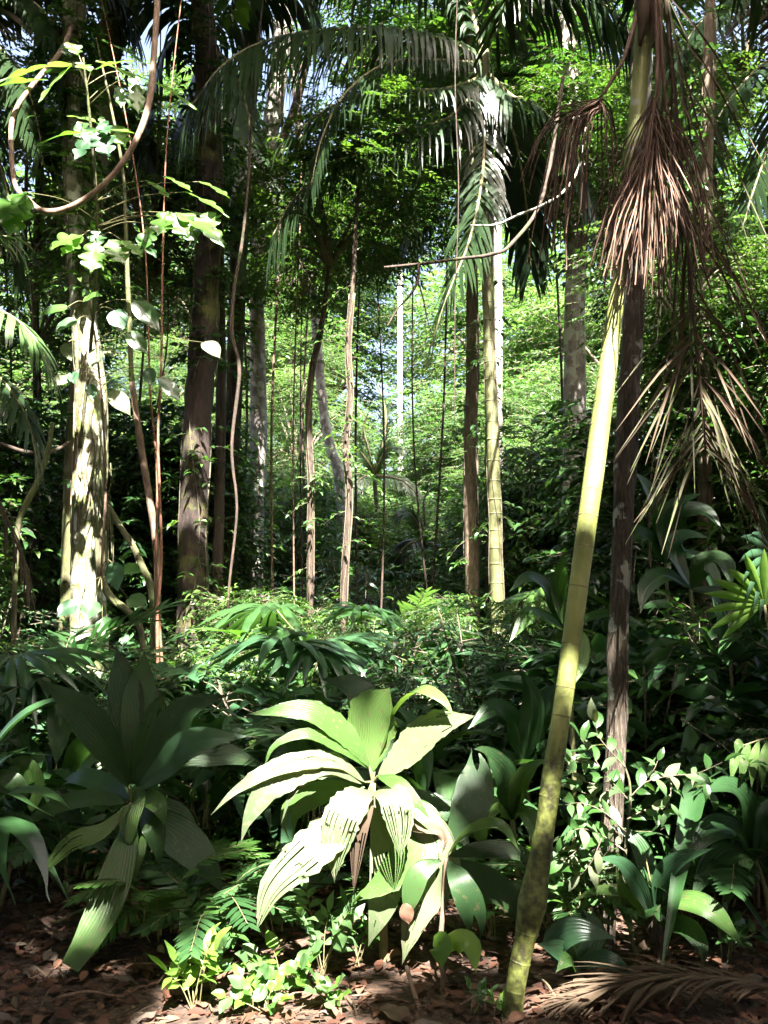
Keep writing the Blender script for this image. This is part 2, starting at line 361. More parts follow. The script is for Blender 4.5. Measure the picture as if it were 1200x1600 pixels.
M['litter_red'] = leaf_mat('litter_red_leaf', (.04, .017, .011), (.085, .037, .022), (.16, .085, .055), rough=.75, trans=.08, tcol=(1.5, 1., .6), spec=.25)
M['litter_grey'] = leaf_mat('litter_grey_leaf', (.05, .035, .028), (.10, .075, .06), (.20, .155, .125), rough=.7, trans=.06, tcol=(1.5, 1.2, .9), spec=.3)
M['spray'] = leaf_mat('dried_spray', (.06, .034, .025), (.12, .07, .05), (.24, .155, .115), rough=.75, trans=0.02, spec=.2)
M['pale'] = bark_mat('bark_pale', (.11, .10, .07), (.21, .20, .145), (.32, .31, .24), moss=.46, mosscol=(.10, .125, .03), scale=11, stretch=.45, lich=.35, bump=.6)
M['dark'] = bark_mat('bark_dark', (.022, .016, .012), (.05, .034, .024), (.11, .065, .045), moss=.20, mosscol=(.055, .07, .018), scale=7, stretch=5, bump=.7)
M['red'] = bark_mat('bark_red', (.009, .006, .005), (.02, .012, .009), (.06, .03, .022), moss=.34, mosscol=(.10, .11, .02), scale=6, stretch=4, bump=.6, moss_scale=1.6)
M['grey'] = bark_mat('bark_grey', (.12, .10, .09), (.24, .21, .19), (.40, .36, .33), moss=.20, mosscol=(.09, .10, .035), scale=5, stretch=3, lich=.5, bump=.4)
M['brown'] = bark_mat('bark_brown', (.05, .034, .022), (.12, .085, .058), (.22, .165, .12), moss=.30, mosscol=(.07, .085, .02), scale=7, stretch=3.5, bump=.5)
M['olive'] = bark_mat('palm_stem_olive', (.06, .065, .025), (.11, .115, .045), (.19, .19, .09), moss=.25, mosscol=(.07, .09, .02), scale=6, stretch=1.2, bump=.25, rough=.6)
M['mossy'] = bark_mat('bark_mossy', (.04, .032, .02), (.08, .07, .038), (.15, .135, .07), moss=.5, mosscol=(.085, .10, .028), scale=8, stretch=2, bump=.6)
M['liana'] = bark_mat('bark_liana', (.07, .04, .027), (.16, .10, .07), (.28, .20, .145), moss=.22, mosscol=(.11, .12, .04), scale=9, stretch=3, bump=.4)
M['liana_red'] = bark_mat('bark_thin_liana', (.10, .04, .025), (.20, .085, .05), (.32, .16, .10), moss=.05, scale=12, stretch=2, bump=.3)
M['twig'] = bark_mat('bark_twig', (.05, .04, .028), (.11, .09, .06), (.20, .17, .12), moss=.2, scale=14, stretch=2, bump=.3)
M['fibre'] = bark_mat('bark_fibrous', (.028, .02, .014), (.075, .055, .038), (.20, .16, .12), moss=.30, mosscol=(.12, .13, .05), scale=9, stretch=9, bump=1.0, lich=.15)
M['petiole'] = bark_mat('petiole', (.07, .06, .025), (.13, .12, .05), (.20, .19, .09), moss=.12, scale=18, stretch=2, bump=.2, rough=.6)
M['whitebark'] = bark_mat('bark_whitish', (.34, .31, .28), (.52, .49, .45), (.66, .63, .59), moss=.12, scale=5, stretch=3, bump=.3)

def stem_mat():
    m, nt, nd, lk = new_mat('green_palm_stem')
    tc = nd.new('ShaderNodeTexCoord'); sx = nd.new('ShaderNodeSeparateXYZ'); lk.new(tc.outputs['Object'], sx.inputs[0])
    n1 = nd.new('ShaderNodeTexNoise'); n1.inputs['Scale'].default_value = 5; n1.inputs['Detail'].default_value = 6; lk.new(tc.outputs['Object'], n1.inputs['Vector'])
    r = ramp(nd, [(.3, (.14, .155, .035)), (.5, (.22, .24, .065)), (.72, (.30, .31, .12))]); lk.new(n1.outputs['Fac'], r.inputs[0])
    # old, brownish and mossy lower stem (height-based weathering of the bark itself)
    n2 = nd.new('ShaderNodeTexNoise'); n2.inputs['Scale'].default_value = 9; n2.inputs['Detail'].default_value = 9; n2.inputs['Roughness'].default_value = .75; lk.new(tc.outputs['Object'], n2.inputs['Vector'])
    ma = nd.new('ShaderNodeMath'); ma.operation = 'MULTIPLY_ADD'; lk.new(n2.outputs['Fac'], ma.inputs[0]); ma.inputs[1].default_value = .9; 
    mh = nd.new('ShaderNodeMapRange'); lk.new(sx.outputs['Z'], mh.inputs[0]); mh.inputs[1].default_value = 0.75; mh.inputs[2].default_value = 1.5; mh.inputs[3].default_value = .28; mh.inputs[4].default_value = -.25
    lk.new(mh.outputs[0], ma.inputs[2])
    rr = ramp(nd, [(.44, (0, 0, 0)), (.60, (1, 1, 1))]); lk.new(ma.outputs[0], rr.inputs[0])
    mx = nd.new('ShaderNodeMixRGB'); lk.new(rr.outputs[0], mx.inputs[0]); lk.new(r.outputs[0], mx.inputs[1]); 
    mv = nd.new('ShaderNodeTexNoise'); mv.inputs['Scale'].default_value = 34; mv.inputs['Detail'].default_value = 6; lk.new(tc.outputs['Object'], mv.inputs['Vector'])
    mr = ramp(nd, [(.35, (.030, .026, .010)), (.5, (.075, .085, .018)), (.68, (.15, .165, .04))]); lk.new(mv.outputs['Fac'], mr.inputs[0]); lk.new(mr.outputs[0], mx.inputs[2])
    n3 = nd.new('ShaderNodeTexNoise'); n3.inputs['Scale'].default_value = 4.0; n3.inputs['Detail'].default_value = 3; lk.new(tc.outputs['Object'], n3.inputs['Vector'])
    r3 = ramp(nd, [(.66, (0, 0, 0)), (.70, (1, 1, 1))]); lk.new(n3.outputs['Fac'], r3.inputs[0])
    m3 = nd.new('ShaderNodeMixRGB'); lk.new(r3.outputs[0], m3.inputs[0]); lk.new(mx.outputs[0], m3.inputs[1]); m3.inputs[2].default_value = (.42, .42, .36, 1)
    pb = nd.new('ShaderNodeBsdfPrincipled'); pb.inputs['Roughness'].default_value = .5; lk.new(m3.outputs[0], pb.inputs['Base Color'])
    bp = nd.new('ShaderNodeBump'); bp.inputs['Strength'].default_value = .6; bp.inputs['Distance'].default_value = .014; lk.new(n2.outputs['Fac'], bp.inputs['Height']); lk.new(bp.outputs[0], pb.inputs['Normal'])
    out = nd.new('ShaderNodeOutputMaterial'); lk.new(pb.outputs[0], out.inputs['Surface'])
    return m
M['stem'] = stem_mat()

def ground_mat():
    m, nt, nd, lk = new_mat('forest_floor')
    tc = nd.new('ShaderNodeTexCoord')
    n1 = nd.new('ShaderNodeTexNoise'); n1.inputs['Scale'].default_value = 3.5; n1.inputs['Detail'].default_value = 10; n1.inputs['Roughness'].default_value = .7; lk.new(tc.outputs['Object'], n1.inputs['Vector'])
    r = ramp(nd, [(.30, (.022, .013, .009)), (.48, (.055, .030, .019)), (.62, (.10, .057, .037)), (.8, (.17, .11, .075))]); lk.new(n1.outputs['Fac'], r.inputs[0])
    vo = nd.new('ShaderNodeTexVoronoi'); vo.inputs['Scale'].default_value = 26; lk.new(tc.outputs['Object'], vo.inputs['Vector'])
    mx = nd.new('ShaderNodeMixRGB'); mx.blend_type = 'OVERLAY'; mx.inputs[0].default_value = .45; lk.new(r.outputs[0], mx.inputs[1])
    bw = nd.new('ShaderNodeRGBToBW'); lk.new(vo.outputs['Color'], bw.inputs[0]); lk.new(bw.outputs[0], mx.inputs[2])
    pb = nd.new('ShaderNodeBsdfPrincipled'); pb.inputs['Roughness'].default_value = .95; lk.new(mx.outputs[0], pb.inputs['Base Color'])
    ad = nd.new('ShaderNodeMath'); lk.new(n1.outputs['Fac'], ad.inputs[0]); lk.new(vo.outputs['Distance'], ad.inputs[1])
    bp = nd.new('ShaderNodeBump'); bp.inputs['Strength'].default_value = .9; bp.inputs['Distance'].default_value = .04; lk.new(ad.outputs[0], bp.inputs['Height']); lk.new(bp.outputs[0], pb.inputs['Normal'])
    out = nd.new('ShaderNodeOutputMaterial'); lk.new(pb.outputs[0], out.inputs['Surface'])
    return m
M['ground'] = ground_mat()

def R(pxw, d): return pxw*0.5/FPX*d/math.cos(0.1)

# ================================================================== GROUND
def make_ground():
    xs = np.unique(np.concatenate([np.linspace(-160, -8, 28), np.linspace(-8, 8, 110), np.linspace(8, 160, 28)]))
    ys = np.unique(np.concatenate([np.linspace(-120, -4, 24), np.linspace(-4, 14, 120), np.linspace(14, 180, 40)]))
    X, Y = np.meshgrid(xs, ys, indexing='ij'); Z = gz(X, Y)+0.012*np.sin(X*13+Y*3)*np.sin(Y*11-X*5)*(np.abs(X) < 8)
    v = np.stack([X, Y, Z], -1).reshape(-1, 3); ny = len(ys)
    i = np.arange(len(xs)-1)[:, None]*ny; j = np.arange(ny-1)[None]
    f = np.stack([i+j, i+ny+j, i+ny+j+1, i+j+1], -1).reshape(-1, 4)
    me = build_mesh('ground', [(v, f, np.full(len(v), .5))], M['ground']); o = bpy.data.objects.new('ground', me); COL.objects.link(o)
    o['kind'] = 'structure'; o['label'] = 'forest floor of red-brown earth and leaf litter'; o['category'] = 'ground'
make_ground()

# ================================================================== OVERHEAD CANOPY (unseen trees added for shade, gaps cut along sun rays to chosen spots)
# sunlit spots seen in the photograph: (px, py, depth, radius)
LIT = [
 (950, 560, 3.85, .10), (945, 610, 3.85, .14), (938, 660, 3.85, .15), (930, 710, 3.85, .15), (925, 760, 3.82, .12), (917, 810, 3.8, .10), (910, 845, 3.8, .07), (965, 480, 3.9, .08),
 (893, 1090, 3.72, .09), (886, 1140, 3.72, .10), (862, 1215, 3.7, .06), (856, 1255, 3.7, .07), (848, 1300, 3.68, .06), (815, 1500, 3.65, .08), (800, 1570, 3.62, .06),
 # middle plant
 (700, 1130, 4.1, .14), (725, 1122, 4.05, .12), (660, 1150, 4.15, .10), (650, 1085, 4.15, .08), (690, 1100, 4.1, .07), (600, 1130, 4.2, .07), (470, 1120, 4.2, .10), (520, 1140, 4.2, .09), (430, 1110, 4.2, .07),
 (430, 1215, 4.05, .13), (500, 1195, 4.1, .10), (370, 1260, 4.0, .11), (395, 1290, 4.0, .09), (620, 1235, 4.1, .09),
 (570, 1270, 4.0, .16), (540, 1330, 3.95, .14), (610, 1290, 4.0, .13), (480, 1360, 3.9, .17), (430, 1410, 3.88, .16), (400, 1450, 3.86, .12), (510, 1310, 3.95, .13), (530, 1400, 3.95, .08),
 (690, 1310, 4.1, .07), (640, 1370, 4.05, .10), (660, 1450, 4.0, .08), (600, 1440, 4.05, .07), (455, 1290, 4.2, .06),
 # herbs and floor at the bottom
 (310, 1510, 3.85, .12), (340, 1560, 3.75, .12), (450, 1520, 3.9, .16), (420, 1570, 3.72, .16), (500, 1570, 3.75, .14), (380, 1500, 3.9, .10), (470, 1450, 4.0, .10), (270, 1580, 3.68, .10), (330, 1595, 3.6, .12), (540, 1590, 3.66, .10), (590, 1530, 3.9, .06), (720, 1500, 4.1, .06), (230, 1510, 3.95, .04), (60, 1500, 3.95, .04),
 (122, 1485, 4.05, .10), (70, 1360, 4.5, .06), (205, 1290, 4.45, .06), (210, 1360, 4.4, .05), (40, 1200, 4.8, .06), (205, 1060, 4.9, .05),
 # shrub at right
 (920, 1130, 4.45, .17), (905, 1170, 4.4, .17), (930, 1200, 4.4, .17), (900, 1230, 4.3, .11), (955, 1260, 4.5, .10), (890, 1280, 4.3, .17), (900, 1340, 4.3, .17), (950, 1330, 4.5, .09), (945, 1400, 4.5, .08), (960, 1240, 4.5, .07),
 (1020, 1195, 4.3, .12), (1060, 1210, 4.3, .12), (1100, 1200, 4.3, .12), (1130, 1190, 4.3, .06), (1050, 1250, 4.35, .05), (1170, 1180, 4.4, .09), (980, 1370, 4.4, .07), (1070, 1430, 4.2, .08), (1130, 1455, 4.2, .06), (870, 1510, 3.95, .09), (930, 1550, 3.8, .10), (880, 1560, 3.75, .08), (1000, 1580, 3.7, .06), (1160, 1230, 4.4, .05), (820, 1240, 4.3, .06), (880, 900, 4.6, .07), (1000, 925, 4.6, .05), (1180, 890, 5.0, .10), (1130, 960, 4.9, .05), (860, 950, 4.6, .06),
 # dead frond and dried flower sprays
 (1010, 400, 3.9, .10), (980, 420, 3.9, .06), (930, 330, 3.85, .05), (1060, 420, 3.9, .05), (1020, 590, 3.9, .05), (1150, 650, 3.9, .06), (1040, 650, 3.9, .06), (1170, 720, 3.9, .06), (1010, 80, 3.95, .06), (1160, 560, 3.9, .06), (1190, 330, 3.9, .05),
 # pale trunk at left and lobed leaves
 (135, 670, 8.9, .45), (140, 740, 8.9, .45), (138, 800, 8.9, .45), (130, 850, 8.9, .45), (128, 900, 8.9, .34), (150, 640, 8.9, .16), (130, 940, 8.9, .10), (145, 1190, 9.0, .14), (185, 620, 8.0, .18), (150, 560, 8.0, .15), (210, 660, 8.3, .12), (225, 740, 8.3, .12), (240, 820, 8.3, .09), (165, 640, 8.0, .15),
 (30, 110, 7.2, .30), (130, 110, 7.2, .25), (210, 120, 7.2, .30), (270, 150, 7.2, .22), (100, 210, 7.2, .2), (190, 215, 7.2, .2), (20, 320, 6.6, .22), (130, 385, 6.6, .22), (150, 410, 6.6, .15), (280, 345, 6.8, .22), (330, 370, 6.8, .15), (300, 320, 6.9, .15), (240, 170, 6.9, .10), (70, 330, 6.6, .10), (20, 520, 6.2, .2), (50, 560, 6.2, .12), (100, 600, 7.5, .15), (60, 710, 8.2, .10), (45, 770, 8.2, .10), (100, 960, 8.0, .10), (260, 600, 7.6, .10), (325, 545, 9.0, .08),
 (303, 720, 11.0, .12), (300, 700, 11., .09), (298, 830, 11., .14), (305, 850, 11., .10), (297, 970, 11., .10), (290, 1060, 11., .14), (300, 1000, 11., .1),
 (310, 985, 7.5, .2), (350, 1000, 7.5, .15), (470, 1010, 8, .22), (560, 960, 8.5, .25), (660, 940, 9., .3), (700, 945, 9, .2), (620, 1010, 7.5, .12), (520, 980, 8., .2), (730, 1010, 7.5, .12), (440, 1030, 7.5, .15),
 (412, 260, 15, .45), (424, 190, 15, .45), (404, 350, 15, .3), (403, 450, 15, .3),
 (770, 790, 12, .2), (772, 830, 12, .15), (735, 700, 12.5, .2), (735, 760, 12.5, .15), (400, 640, 15, .4), (400, 800, 15, .35), (395, 860, 15, .3), (140, 1140, 7.0, .2), (90, 1110, 6.5, .15), (350, 1120, 7, .25), (330, 1180, 6.5, .15), (60, 1130, 6.5, .1), (560, 1060, 6.5, .1), (800, 1010, 7., .15), (840, 980, 6., .08),
]
DARK = [(185, 1370, 4.25, .14), (80, 1550, 3.8, .25), (170, 1540, 3.85, .16), (200, 1180, 4.62, .25), (130, 1110, 4.5, .18), (300, 1130, 4.55, .2), (180, 1290, 4.5, .12), (310, 1350, 4.4, .15), (1050, 1560, 3.75, .25), (1160, 1560, 3.8, .25), (1100, 380, 3.9, .15), (1120, 520, 3.9, .1), (700, 1580, 3.7, .12), (640, 1570, 3.7, .1),
 (904, 905, 3.76, .07), (899, 950, 3.76, .09), (893, 1000, 3.75, .09), (888, 1040, 3.74, .06), (872, 1180, 3.7, .03), (836, 1390, 3.68, .09), (826, 1440, 3.67, .07), (975, 380, 3.92, .10), (985, 300, 3.95, .12),
  (420, 80, 9.7, .7), (550, 60, 10.2, .7), (350, 130, 9.3, .6), (660, 70, 10.8, .6), (600, 210, 10.6, .6), (480, 300, 10.2, .5), (700, 200, 11, .5), (330, 200, 11, .6), (326, 330, 11, .4), (320, 440, 11, .35), (312, 560, 11, .3), (308, 640, 11, .25), (302, 780, 11, .12), (300, 915, 11, .2), (1040, 250, 3.9, .2), (1000, 150, 3.9, .2), (920, 220, 3.8, .15), (1110, 350, 3.9, .12), (374, 350, 13.5, .4), (362, 600, 13.5, .4), (394, 60, 13.5, .5), (114, 200, 9, .4), (112, 50, 9, .5), (118, 330, 9, .3), (128, 450, 9, .25), (150, 200, 10.2, .5), (170, 60, 10.2, .5), (244, 40, 6.8, .3), (234, 150, 6.6, .1), (150, 300, 6.5, .08), (20, 230, 6.8, .2), (1110, 1540, 3.8, .1)]
def carve_lines():
    rng = np.random.default_rng(91)
    L = [(*P(a, b, d), r) for a, b, d, r in LIT]
    for _ in range(150):                                       # small random gaps cut for light flecks
        d = rng.uniform(4.2, 11); px = rng.uniform(-100, 1300); py = rng.uniform(650, 1500)
        L.append((*P(px, py, d), rng.uniform(.02, .07)))
    for _ in range(260):                                       # gaps cut to let more sun into the middle distance
        d = rng.uniform(9, 16); px = rng.uniform(-50, 1250); py = rng.uniform(300, 1050)
        L.append((*P(px, py, d), rng.uniform(.10, .38)))
    for _ in range(170):
        d = rng.uniform(7, 15); px = rng.uniform(300, 860); py = rng.uniform(640, 1060)
        L.append((*P(px, py, d), rng.uniform(.14, .40)))
    for _ in range(80):
        d = rng.uniform(12.5, 20); px = rng.uniform(310, 860); py = rng.uniform(660, 1000)
        L.append((*P(px, py, d), rng.uniform(.3, .6)))
    return np.array(L)
CARVE = carve_lines()
def carve_keep(p, pad=0.07):
    keep = np.ones(len(p), bool); rng = np.random.default_rng(5)
    jit = rng.uniform(.1, 1.0, len(p))*pad
    for x, y, z, r in CARVE:
        q = p-np.array([x, y, z]); t = q@SUN_DIR
        d2 = np.sum(q*q, 1)-t*t
        keep &= (d2 > (r+(jit+0.02)*min(1.0, .25+r/.12))**2) | (t < 0)
    for a, b, d, r in DARK:                                    # leaves kept in place to shade chosen spots
        q = p-P(a, b, d); t = q@SUN_DIR
        keep |= (np.sum(q*q, 1)-t*t < r*r)
    return keep
UNSEEN_TREES = [(-6.5, -6.0, 14), (5.8, -8.5, 15), (-1.5, -13.0, 15), (9.0, -1.0, 13), (-9.5, 2.0, 14), (2.6, -2.5, 14), (-3.0, 1.6, 15)]
def make_canopy():
    rng = np.random.default_rng(11)
    N = 190000
    # leafy sprays fill a slab 9..13 m above the floor
    T = N//12
    b = np.stack([rng.uniform(-14, 14, T), rng.uniform(-17, 9.5, T), rng.uniform(9.2, 12.6, T)], -1)
    T2 = 3300; b2 = np.stack([rng.uniform(-13, 13, T2), rng.uniform(8.4, 12.6, T2), rng.uniform(11.6, 15, T2)], -1); b = np.vstack([b, b2]); T += T2  # higher leaf layer added to shade the crowns in view
    d = rand_dir(T, rng)*np.array([1, 1, .25])
    pts = np.array(UNSEEN_TREES)[:, :2]
    own = np.argmin(((b[:, None, :2]-pts[None])**2).sum(-1), 1)
    for k, (tx, ty, th) in enumerate(UNSEEN_TREES):
        sel = np.where(own == k)[0]
        base = np.array([tx, ty, gz(tx, ty)])
        lab = ['tall tree whose crown shades the clearing from behind the viewpoint', 'tall tree rising behind the green palm stem side of the clearing', 'farthest tall tree behind the viewpoint',
               'tall tree beyond the dead palm frond outside the picture', 'tall tree beside the pale mossy trunk outside the picture', 'slim tall tree just behind the viewpoint', 'slim tall tree close beside the viewpoint'][k]
        root = thing('canopy_tree', lab, 'tree', base, 'canopy trees around the viewpoint')
        r0 = .22 if k < 5 else .10
        top = base+np.array([0, 0, 9.4])
        trunk = tube([base-[0, 0, .2], base+[.1, .05, 4], top], [r0*1.3, r0, r0*.7], 12, 24, .06, 3, seed=k)
        part(root, 'trunk', trunk, M['brown'])
        g, st = twigs(b[sel], d[sel], rng.uniform(.7, 1.1, len(sel)), 12, .34, T_FAR2, rng, .2)
        # open the gaps leaf by leaf
        v, fs, va = g; k4 = 4; n = len(v)//k4; ctr = v.reshape(n, k4, 3).mean(1); kp = carve_keep(ctr, .13)
        v = v.reshape(n, k4, 3)[kp].reshape(-1, 3); va = va.reshape(n, k4)[kp].ravel(); n = len(v)//k4
        f = (np.arange(n)[:, None, None]*k4+T_FAR2[1][0][None]).reshape(-1, 3)
        part(root, 'crown', [(v, f, va)], M['canopy'])
        gl = []
        for q in range(14):
            e = b[sel[rng.integers(len(sel))]]
            s = base+(top-base)*rng.uniform(.75, 1); q3 = spline([s, (s+e)/2+[0, 0, .5], e], 30)
            if not carve_keep(q3, .03).all(): continue
            gl.append(tube(q3[::4], np.linspace(r0*.35, .015, 8), 5))
        if gl: part(root, 'limb', gl, M['brown'])
make_canopy()

# ================================================================== LABEL HELPERS
MARKS = [(-60, 'picture edge'), (138, 'pale mossy trunk'), (303, 'dark reddish trunk'), (402, 'grey trunk'), (542, 'thin wavy sapling'), (737, 'brown trunk'), (775, 'olive palm'), (965, 'shaggy dark trunk'), (1102, 'thin grey-brown trunk'), (1260, 'picture edge')]
PENDING = []
def later(o, look, p):
    """look + place phrase; ranked by distance at the end so that every label points at one plant"""
    x, y = PX(p); x = min(max(x, -40), 1240)
    for (xa, a), (xb, b) in zip(MARKS[:-1], MARKS[1:]):
        if xa <= x < xb: break
    if a == 'picture edge': ph = f'{look} between left edge and {b}'
    elif b == 'picture edge': ph = f'{look} between {a} and right edge'
    else: ph = f'{look} between {a} and {b}'
    PENDING.append((ph, float(p[1]), o))
ORD = ['nearest', 'second nearest', 'third nearest', 'fourth nearest', 'fifth nearest', 'sixth nearest', 'seventh nearest', 'eighth nearest', 'ninth nearest', 'tenth nearest'] + [f'number {i} by distance' for i in range(11, 60)]
def finish_labels():
    d = {}
    for ph, dist, o in PENDING: d.setdefault(ph, []).append((dist, o.name, o))
    for ph, l in d.items():
        l.sort(key=lambda t: t[:2])
        for i, (_, _, o) in enumerate(l): o['label'] = ph if len(l) == 1 else f'{ph}, {ORD[i]}'

def pxpts(pts, d=None): return np.array([P(p[0], p[1], p[2] if len(p) > 2 else d) for p in pts])
def on_ground(px, d):
    x = (px-600)/FPX*d*1.0; return np.array([x, d, float(gz(x, d))])

# ================================================================== TRUNKS STANDING IN VIEW
CROWNS = []
def crown_variants():
    specs = [('bright', 520, .15), ('green', 520, .16), ('canopy', 290, .16), ('bright', 600, .13), ('green', 260, .18), ('canopy', 240, .20)]
    for i, (mt, T, sz) in enumerate(specs):
        rng = np.random.default_rng(100+i)
        # clumps inside an ellipsoid, denser near its surface
        K = 30; cc = rand_dir(K, rng)*np.array([2.3, 2.3, 1.7])*rng.uniform(.35, 1, (K, 1))**.6
        k = rng.integers(0, K, T*2); b = cc[k]+rng.normal(size=(T*2, 3))*np.array([.42, .42, .22])
        d = norm(b*np.array([1, 1, .3])+rng.normal(size=(T*2, 3))*.9); d[:, 2] *= .4
        cv = np.clip(rng.uniform(.1, .9, K)[k]+rng.normal(size=T*2)*.1, 0, 1)
        g, st = twigs(b-d*.35, d, rng.uniform(.5, .9, T*2), 11, sz, T_FAR if i % 2 else T_NEAR, rng, .3, cv)
        limbs = [st]
        for c in cc[:14]: limbs.append(tube([np.array([0, 0, -2.2])*.6, c*.45+[0, 0, -.3], c], [.06, .035, .012], 5, 6))
        CROWNS.append((build_mesh('crown', [g], M[mt]), build_mesh('limb', limbs, M['twig'])))
crown_variants()
def put_crown(root, world, k, s, sz=None):
    loc = Vector([float(c) for c in world])-root.location
    m = Matrix.Translation(loc)@Matrix.Rotation(random.uniform(0, 6.28), 4, 'Z')@Matrix.Diagonal((s, s, sz or s, 1))
    link_part(root, 'crown', CROWNS[k][0], m); link_part(root, 'limb', CROWNS[k][1], m)

def trunk_tree(name, label, cat, pts, d, mat, rough=.06, seg=18, n=70, crown=None, rings=None, ringmat=None, seed=0, freq=6., group=None):
    p3 = np.array([P(a[0], a[1], a[3] if len(a) > 3 else d) for a in pts]); rad = [R(a[2], a[3] if len(a) > 3 else d) for a in pts]
    if p3[0, 2] < p3[-1, 2]: pass
    base = p3[0].copy(); base[2] = gz(base[0], base[1])
    root = thing(name, label, cat, base, group)
    p3[0, 2] = min(p3[0, 2], base[2]-.1)
    t = part(root, 'trunk', tube(p3, rad, seg, n, rough, freq, seed=seed), M[mat])
    if crown:
        k, s = crown; put_crown(root, p3[-1]+[0, 0, .8*s], k, s)
    return root, p3, rad
def ring_parts(parent, root, p3, rad, ss, mat, prot=1.05, h=.006):
    c = spline(p3, 200); rr = np.interp(np.linspace(0, 1, 200), np.linspace(0, 1, len(rad)), rad)
    for s in ss:
        i = int(s*198); t = norm(c[i+1]-c[i]); r = rr[i]
        g = tube([c[i]-t*h, c[i]-t*h*.3, c[i]+t*h*.3, c[i]+t*h], [r*.99, r*prot, r*prot, r*.99], 20, rough=.012, freq=40, seed=s*10, cap=False)
        part(parent, 'node_ring', g, mat, root=root)

# leaning green palm stem, its dried flower sprays and dead frond
def make_green_palm():
    pts = [(797, 1602, 29, 3.64), (806, 1540, 29, 3.65), (820, 1470, 31, 3.66), (832, 1412, 44, 3.67), (840, 1365, 35, 3.68), (852, 1290, 28, 3.69), (862, 1215, 31, 3.70), (875, 1130, 28, 3.71), (888, 1040, 29, 3.73),
           (901, 940, 29, 3.75), (913, 850, 30, 3.78), (924, 770, 31, 3.80), (936, 680, 31, 3.82), (948, 590, 29, 3.85), (958, 510, 27, 3.88), (970, 420, 26, 3.92), (984, 300, 26, 3.96), (997, 170, 27, 4.0), (1006, 60, 30, 4.03), (1013, -60, 28, 4.06), (1022, -240, 24, 4.1)]
    root, p3, rad = trunk_tree('palm_tree', 'leaning yellow-green ringed palm stem standing in front, hung with dried sprays', 'palm', pts, None, 'stem', rough=.02, seg=28, n=160, seed=1)
    stem = root.children[0]
    m = bark_mat('ring_scar', (.10, .085, .03), (.17, .15, .06), (.27, .25, .12), moss=.1, scale=20, stretch=1, bump=.2)
    ys = [1590, 1545, 1500, 1455, 1385, 1340, 1290, 1240, 1185, 1110, 1065, 1000, 905, 850, 795, 752, 690, 660, 622, 580, 545, 470, 400, 330, 260]
    pyc = np.array([a[1] for a in pts]); 
    tt = np.interp([-y for y in ys], [-q for q in pyc], np.linspace(0, 1, len(pts)))
    ring_parts(root, root, p3, rad, tt[9:], m, 1.03, .004); ring_parts(root, root, p3, rad, tt[:9], M['stem'], 1.03, .005)
    # crown leaves far above the picture
    top = p3[-1]
    rng = np.random.default_rng(31)
    for i in range(9):
        az = i*2.4; e = np.array([math.cos(az), math.sin(az), 0])
        if -e[1] > .3 and abs(e[0]) < .75: e = norm(e*np.array([1, -.3, 0]))
        cv = [top, top+e*.5+[0, 0, .7], top+e*1.3+[0, 0, .9], top+e*2.1+[0, 0, .35]]
        g, c = frond(cv, 40, .55, .035, rng, droop=.35)
        f = part(root, 'frond', tube(c, np.linspace(.016, .004, 50), 6), M['petiole']); part(f, 'leaflets', g, M['frond'], kind='stuff', root=root)
    # sheath fibres at the top of the visible stem
    for k, (a, b, w) in enumerate([((1003, -20), (1000, 70), 26), ((1018, -10), (1019, 75), 14), ((1030, -30), (1026, 190), 10)]):
        part(root, 'old_leaf_base', tube(pxpts([(*a, 3.98), ((a[0]+b[0])/2+4, (a[1]+b[1])/2, 3.95), (*b, 3.95)]), [R(w, 4), R(w*.8, 4), R(w*.25, 4)], 8, 14, .1, 12), M['spray' if k else 'dead'])
    return root
GP = make_green_palm()

def make_spray(label, stalk, hub, n, ends, dd, curl, rng, hubs=None):
    root = thing('dried_flower_spray', label, 'flower spray', pxpts([stalk[0]])[0], 'dried flower sprays on the leaning palm')
    st = pxpts(stalk); part(root, 'stalk', tube(st, np.linspace(.012, .006, len(st)), 7, 24, .08, 20), M['spray'])
    for i in range(n):
        h = np.array(hub(rng)); e = np.array(ends(rng)); d0 = h[2]; d1 = d0+rng.normal()*dd
        m1 = (h[0]+(e[0]-h[0])*(.34+curl*.40), h[1]+(e[1]-h[1])*(.27-curl*.22), (d0*.6+d1*.4))
        m2 = (h[0]+(e[0]-h[0])*(.72+.24*curl)+rng.normal()*3, h[1]+(e[1]-h[1])*(.62-curl*.12), d1)
        c = spline(pxpts([(h[0], h[1], d0), m1, m2, (e[0]+rng.normal()*3, e[1], d1)]), 26)
        c[1:-1] += rng.normal(size=(24, 3))*.0008
        r = np.linspace(.0033, .0022, 26)*rng.uniform(.8, 1.3); r[8:] *= 1+.45*(np.arange(18) % 2)
        part(root, 'strand', tube(c, r, 4, cap=False, var=float(rng.uniform(.1, .95))), M['spray'])
    return root
rs = np.random.default_rng(41)
make_spray('large bunch of drooping brown dried strands hanging over the palm stem', [(1022, -30, 3.95), (1027, 60, 3.86), (1026, 140, 3.82), (1022, 210, 3.8), (1021, 270, 3.8)], lambda r: (1022+r.normal()*3, r.uniform(150, 275), 3.8), 110,
           lambda r: (np.clip(r.normal(1006, 52), 905, 1110), r.uniform(375, 468)), .13, .05, rs)
make_spray('smaller bunch of thin dried strands arching out beside the palm stem', [(996, 20, 3.98), (975, 90, 3.85), (950, 135, 3.8), (938, 152, 3.78)], lambda r: (938+r.normal()*2.5, 152+abs(r.normal())*12, 3.78), 48,
           lambda r: (np.clip(r.normal(893, 42), 812, 965), r.uniform(235, 425)), .12, .55, rs)
